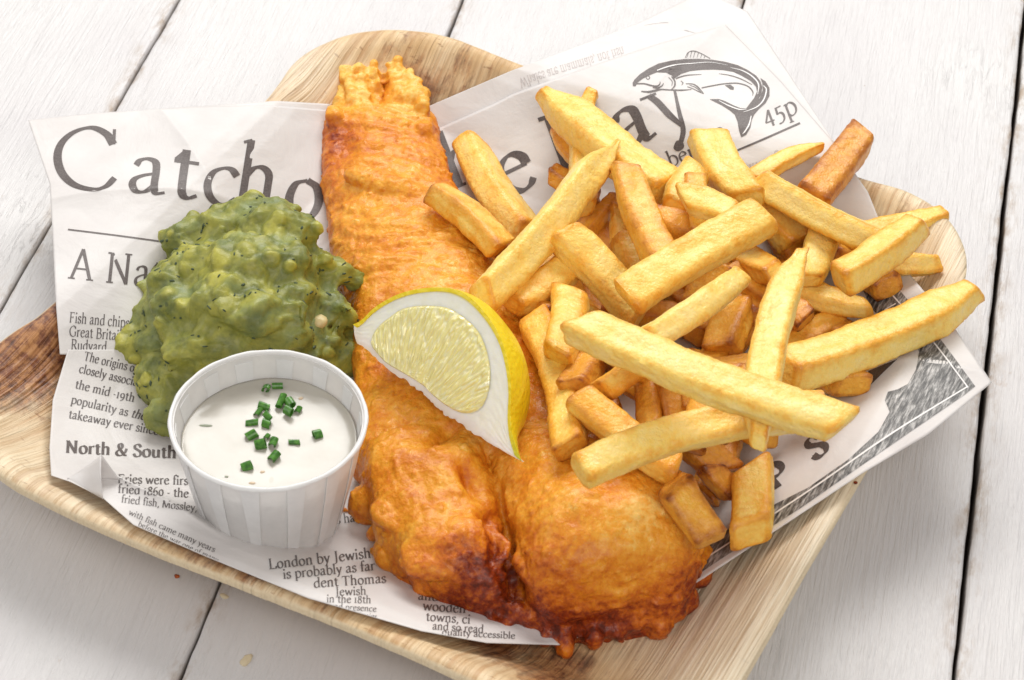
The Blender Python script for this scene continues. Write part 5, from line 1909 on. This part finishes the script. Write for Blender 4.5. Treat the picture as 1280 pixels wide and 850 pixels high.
def chip_mesh(A, B, bend, s, za, zb, tone, ta, tb, seed):
    r_ = random.Random(seed)
    u_ax = catmull(axis_pts(A, B, bend, za, zb, 9), 8)
    Lh = np.linalg.norm(u_ax[-1] - u_ax[0])
    nring = max(30, int(Lh / .085))
    ax_ = resample(u_ax, nring)
    # wobble the axis slightly
    m = 36
    ang = np.linspace(0, 2 * math.pi, m, endpoint=False) + .01
    t = np.gradient(ax_, axis=0); t /= np.linalg.norm(t, axis=1)[:, None]
    upz = np.array([0, 0, 1.0])
    side_ = np.cross(t, upz); side_ /= np.linalg.norm(side_, axis=1)[:, None]
    upn = np.cross(side_, t)
    roll0 = r_.uniform(-.35, .35) + (0 if r_.random() > .25 else .7)
    roll1 = roll0 + r_.uniform(-.25, .25)
    w_, h_ = s * r_.uniform(.96, 1.08), s * r_.uniform(.74, .95)
    wv0, wv1 = r_.uniform(.90, 1.08), r_.uniform(.88, 1.10)
    ex = r_.uniform(4.0, 8.0)
    cx, cy = np.cos(ang), np.sin(ang)
    k = (np.abs(cx) ** ex + np.abs(cy) ** ex) ** (-1 / ex)
    skew = r_.uniform(-.12, .12)
    ox, oy = cx * k + skew * cy * k, cy * k
    corner = np.clip((k - 1) / (2 ** .5 - 1) * 1.25, 0, 1) ** 2
    dist = np.linspace(0, Lh, nring)
    sl0, sl1 = r_.uniform(-.45, .45), r_.uniform(-.45, .45)
    sv0, sv1 = r_.uniform(-.35, .35), r_.uniform(-.35, .35)
    tg0, tg1 = r_.choice([-1, 1]), r_.choice([-1, 1])
    V = np.zeros((nring, m, 3)); TN = np.zeros((nring, m))
    for i in range(nring):
        u = i / (nring - 1)
        roll = roll0 + (roll1 - roll0) * u
        # taper to a chisel tip over about a third of the chip
        d0, d1 = dist[i], Lh - dist[i]
        tl = min(Lh * .45, 2.2)
        fx = 1 - ta * (1 - sstep(0, tl, d0)) ** 1.3 - tb * (1 - sstep(0, tl, d1)) ** 1.3
        fy = 1 - .55 * ta * (1 - sstep(0, tl, d0)) - .55 * tb * (1 - sstep(0, tl, d1))
        # rounded end caps
        ec = .11 * s / .6
        e = min(d0, d1)
        fe = 1.0 if e > ec else .80 + .20 * math.sqrt(max(0, 1 - (1 - e / ec) ** 2))
        wv = wv0 + (wv1 - wv0) * u
        X = ox * w_ * fx * fe * wv; Y = oy * h_ * fy * fe
        Xc = X + (tg0 * ta * (1 - sstep(0, tl, d0)) + tg1 * tb * (1 - sstep(0, tl, d1))) * w_ * .35
        c_, s_ = math.cos(roll), math.sin(roll)
        sd = side_[i] * c_ + upn[i] * s_
        un = -side_[i] * s_ + upn[i] * c_
        # slanted cut ends
        sh = (sl0 * X + sv0 * Y) * max(0, 1 - d0 / (1.6 * s)) * 1.6 + (sl1 * X + sv1 * Y) * max(0, 1 - d1 / (1.6 * s)) * 1.6
        V[i] = ax_[i] + sd[None] * Xc[:, None] + un[None] * Y[:, None] + t[i][None] * sh[:, None]
        TN[i] = tone - .04 + .40 * corner + .22 * (1 - sstep(0, .40, e)) * r_.uniform(.5, 1.5)
    N = V - ax_[:, None]
    N /= np.linalg.norm(N, axis=2)[..., None] + 1e-9
    Pn = V.reshape(-1, 3) + seed * 7.13
    # long shallow ridges along the chip plus skin texture
    along = (Pn @ t[nring // 2])
    ridg = pn(np.stack([along * .35, np.tile(ang, nring) * 1.1 + seed, 0 * along], 1))
    dsp = (.055 * fbm(Pn * .7, 2) + .050 * ridg + .022 * fbm(Pn * 4.5, 3)).reshape(nring, m)
    dsp -= .05 * r_.random() * np.clip(np.abs(oy) - np.abs(ox), 0, 1)[None] * s      # sunken faces
    V = V + N * dsp[..., None]
    TN = TN + .35 * np.clip(-dsp * 4, -.1, .25) + .10 * (pn(Pn * .7).reshape(nring, m))
    # flat ends: two inner rings and a centre
    rings = [V[i] for i in range(nring)]
    tn = [TN[i] for i in range(nring)]

    def cap(i, sgn):
        c0 = V[i].mean(0)
        out = []
        for f_ in (.82, .45):
            q = c0 + (V[i] - c0) * f_ + sgn * t[i] * .02 * (1 - f_) + .03 * pn(V[i] * 2.5 + seed)[:, None] * t[i]
            out.append(q)
        return out, c0 + sgn * t[i] * .02
    c0r, c0 = cap(0, -1); c1r, c1 = cap(nring - 1, 1)
    rings = c0r[::-1] + rings + c1r
    ce = tone + .05
    tn = [np.full(m, ce), np.full(m, ce + .03)] + tn + [np.full(m, ce + .03), np.full(m, ce)]
    nn2 = len(rings)
    VV = np.concatenate(rings + [[c0], [c1]])
    F = gridf(nn2, m, False, True)[:, ::-1].tolist()
    a = nn2 * m
    F += [[a, j, (j + 1) % m] for j in range(m)] + [[a + 1, (nn2 - 1) * m + (j + 1) % m, (nn2 - 1) * m + j] for j in range(m)]
    return VV, F, np.concatenate(tn + [[ce], [ce]])


CHIP_OBJS = []
for i, (A, B, wpx, tone, ta, tb, bend, lb) in enumerate(CHIPS):
    s = wpx / 39.5 * .5 * (.955 if wpx >= 44 and i > 30 else .92)
    if abs(bend) < 1:
        bend = ((i * 37) % 9 - 4) * 1.0
    A, B = np.array(A, float), np.array(B, float)
    r = s * .92
    za = zb = 13.0
    st = .6
    while st > .03:
        if za - st > .3 and ok(A, B, bend, r, za - st, zb - st):
            za -= st; zb -= st
        else:
            st *= .5
    for rnd in range(5):
        moved = False
        for w_ in (0, 1, 2):
            st = .3
            while st > .04:
                na, nb_ = (za - st, zb) if w_ == 0 else (za, zb - st) if w_ == 1 else (za - st, zb - st)
                if min(na, nb_) > .3 and ok(A, B, bend, r, na, nb_):
                    za, zb = na, nb_; moved = True
                else:
                    st *= .5
        if not moved:
            break
    P = axis_pts(A, B, bend, za, zb)
    placed_pts = np.concatenate([placed_pts, P]); placed_r = np.concatenate([placed_r, np.full(len(P), r)])
    placed_k = np.concatenate([placed_k, np.full(len(P), .40 if i < 28 else .70 if i < 62 else .80)])
    # width grows when nearer the lens
    dz = (P.mean(0) - CAM) @ FWD
    s2 = s * dz / 70.0
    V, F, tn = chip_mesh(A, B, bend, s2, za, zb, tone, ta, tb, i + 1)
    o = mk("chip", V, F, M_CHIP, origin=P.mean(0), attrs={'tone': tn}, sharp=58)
    tag(o, lb, "chip", G_)
    CHIP_OBJS.append((round(za, 1), round(zb, 1)))
print("CHIPZ", CHIP_OBJS)

# ================================================================ SCRAPS AND CRUMBS
def crumb(name, x, y, rx, ry, rz, mat, z=None, seed=1, n=(16, 12), br=.3, bv=None):
    if z is None:
        best = None
        for b in (bv or [BVHS[0], BVHS[1]]):
            h_ = b.ray_cast(Vector(CAM), Vector(ray(x, y)).normalized())
            if h_[0] is not None and (best is None or h_[0].z > best.z):
                best = h_[0]
        p = np.array(best)
    else:
        p = at(x, y, z)
    v_, f_ = ell(p + np.array([0, 0, rz * .6]), (rx, ry, rz), (seed, 0), *n)
    c_ = v_.mean(0)
    v_ = c_ + (v_ - c_) * (1 + .55 * fbm(v_ * 6 + seed, 2))[:, None]
    return mk(name, v_, f_, mat, origin=p, attrs={'brown': np.full(len(v_), br), 'tone': np.full(len(v_), br)})


M_CRUMB = plain("dry_crumb", (.66, .56, .38), .8)
tag(crumb("bread_crumb", 308, 826, .24, .16, .07, M_CRUMB, z=0), "pale crumb lying on the plank below the plate's front rim", "crumb")
tag(crumb("bread_crumb", 280, 746, .11, .09, .05, M_CRUMB, z=0, seed=3), "tiny pale crumb beside the gap between planks near the front rim", "crumb")
tag(crumb("batter_crumb", 221, 721, .09, .07, .05, M_BATTER, z=0, seed=5, br=.8), "small reddish batter crumb on the plank left of the front gap", "crumb")
tag(crumb("batter_crumb", 431, 638, .15, .06, .04, M_BATTER, seed=6, br=.5), "orange batter crumb on the newsprint beside the sauce cup", "crumb")
tag(crumb("batter_crumb", 1070, 604, .06, .06, .04, M_BATTER, z=2.75, seed=8, br=.8), "tiny red-brown crumb on the plate rim below the banner", "crumb")
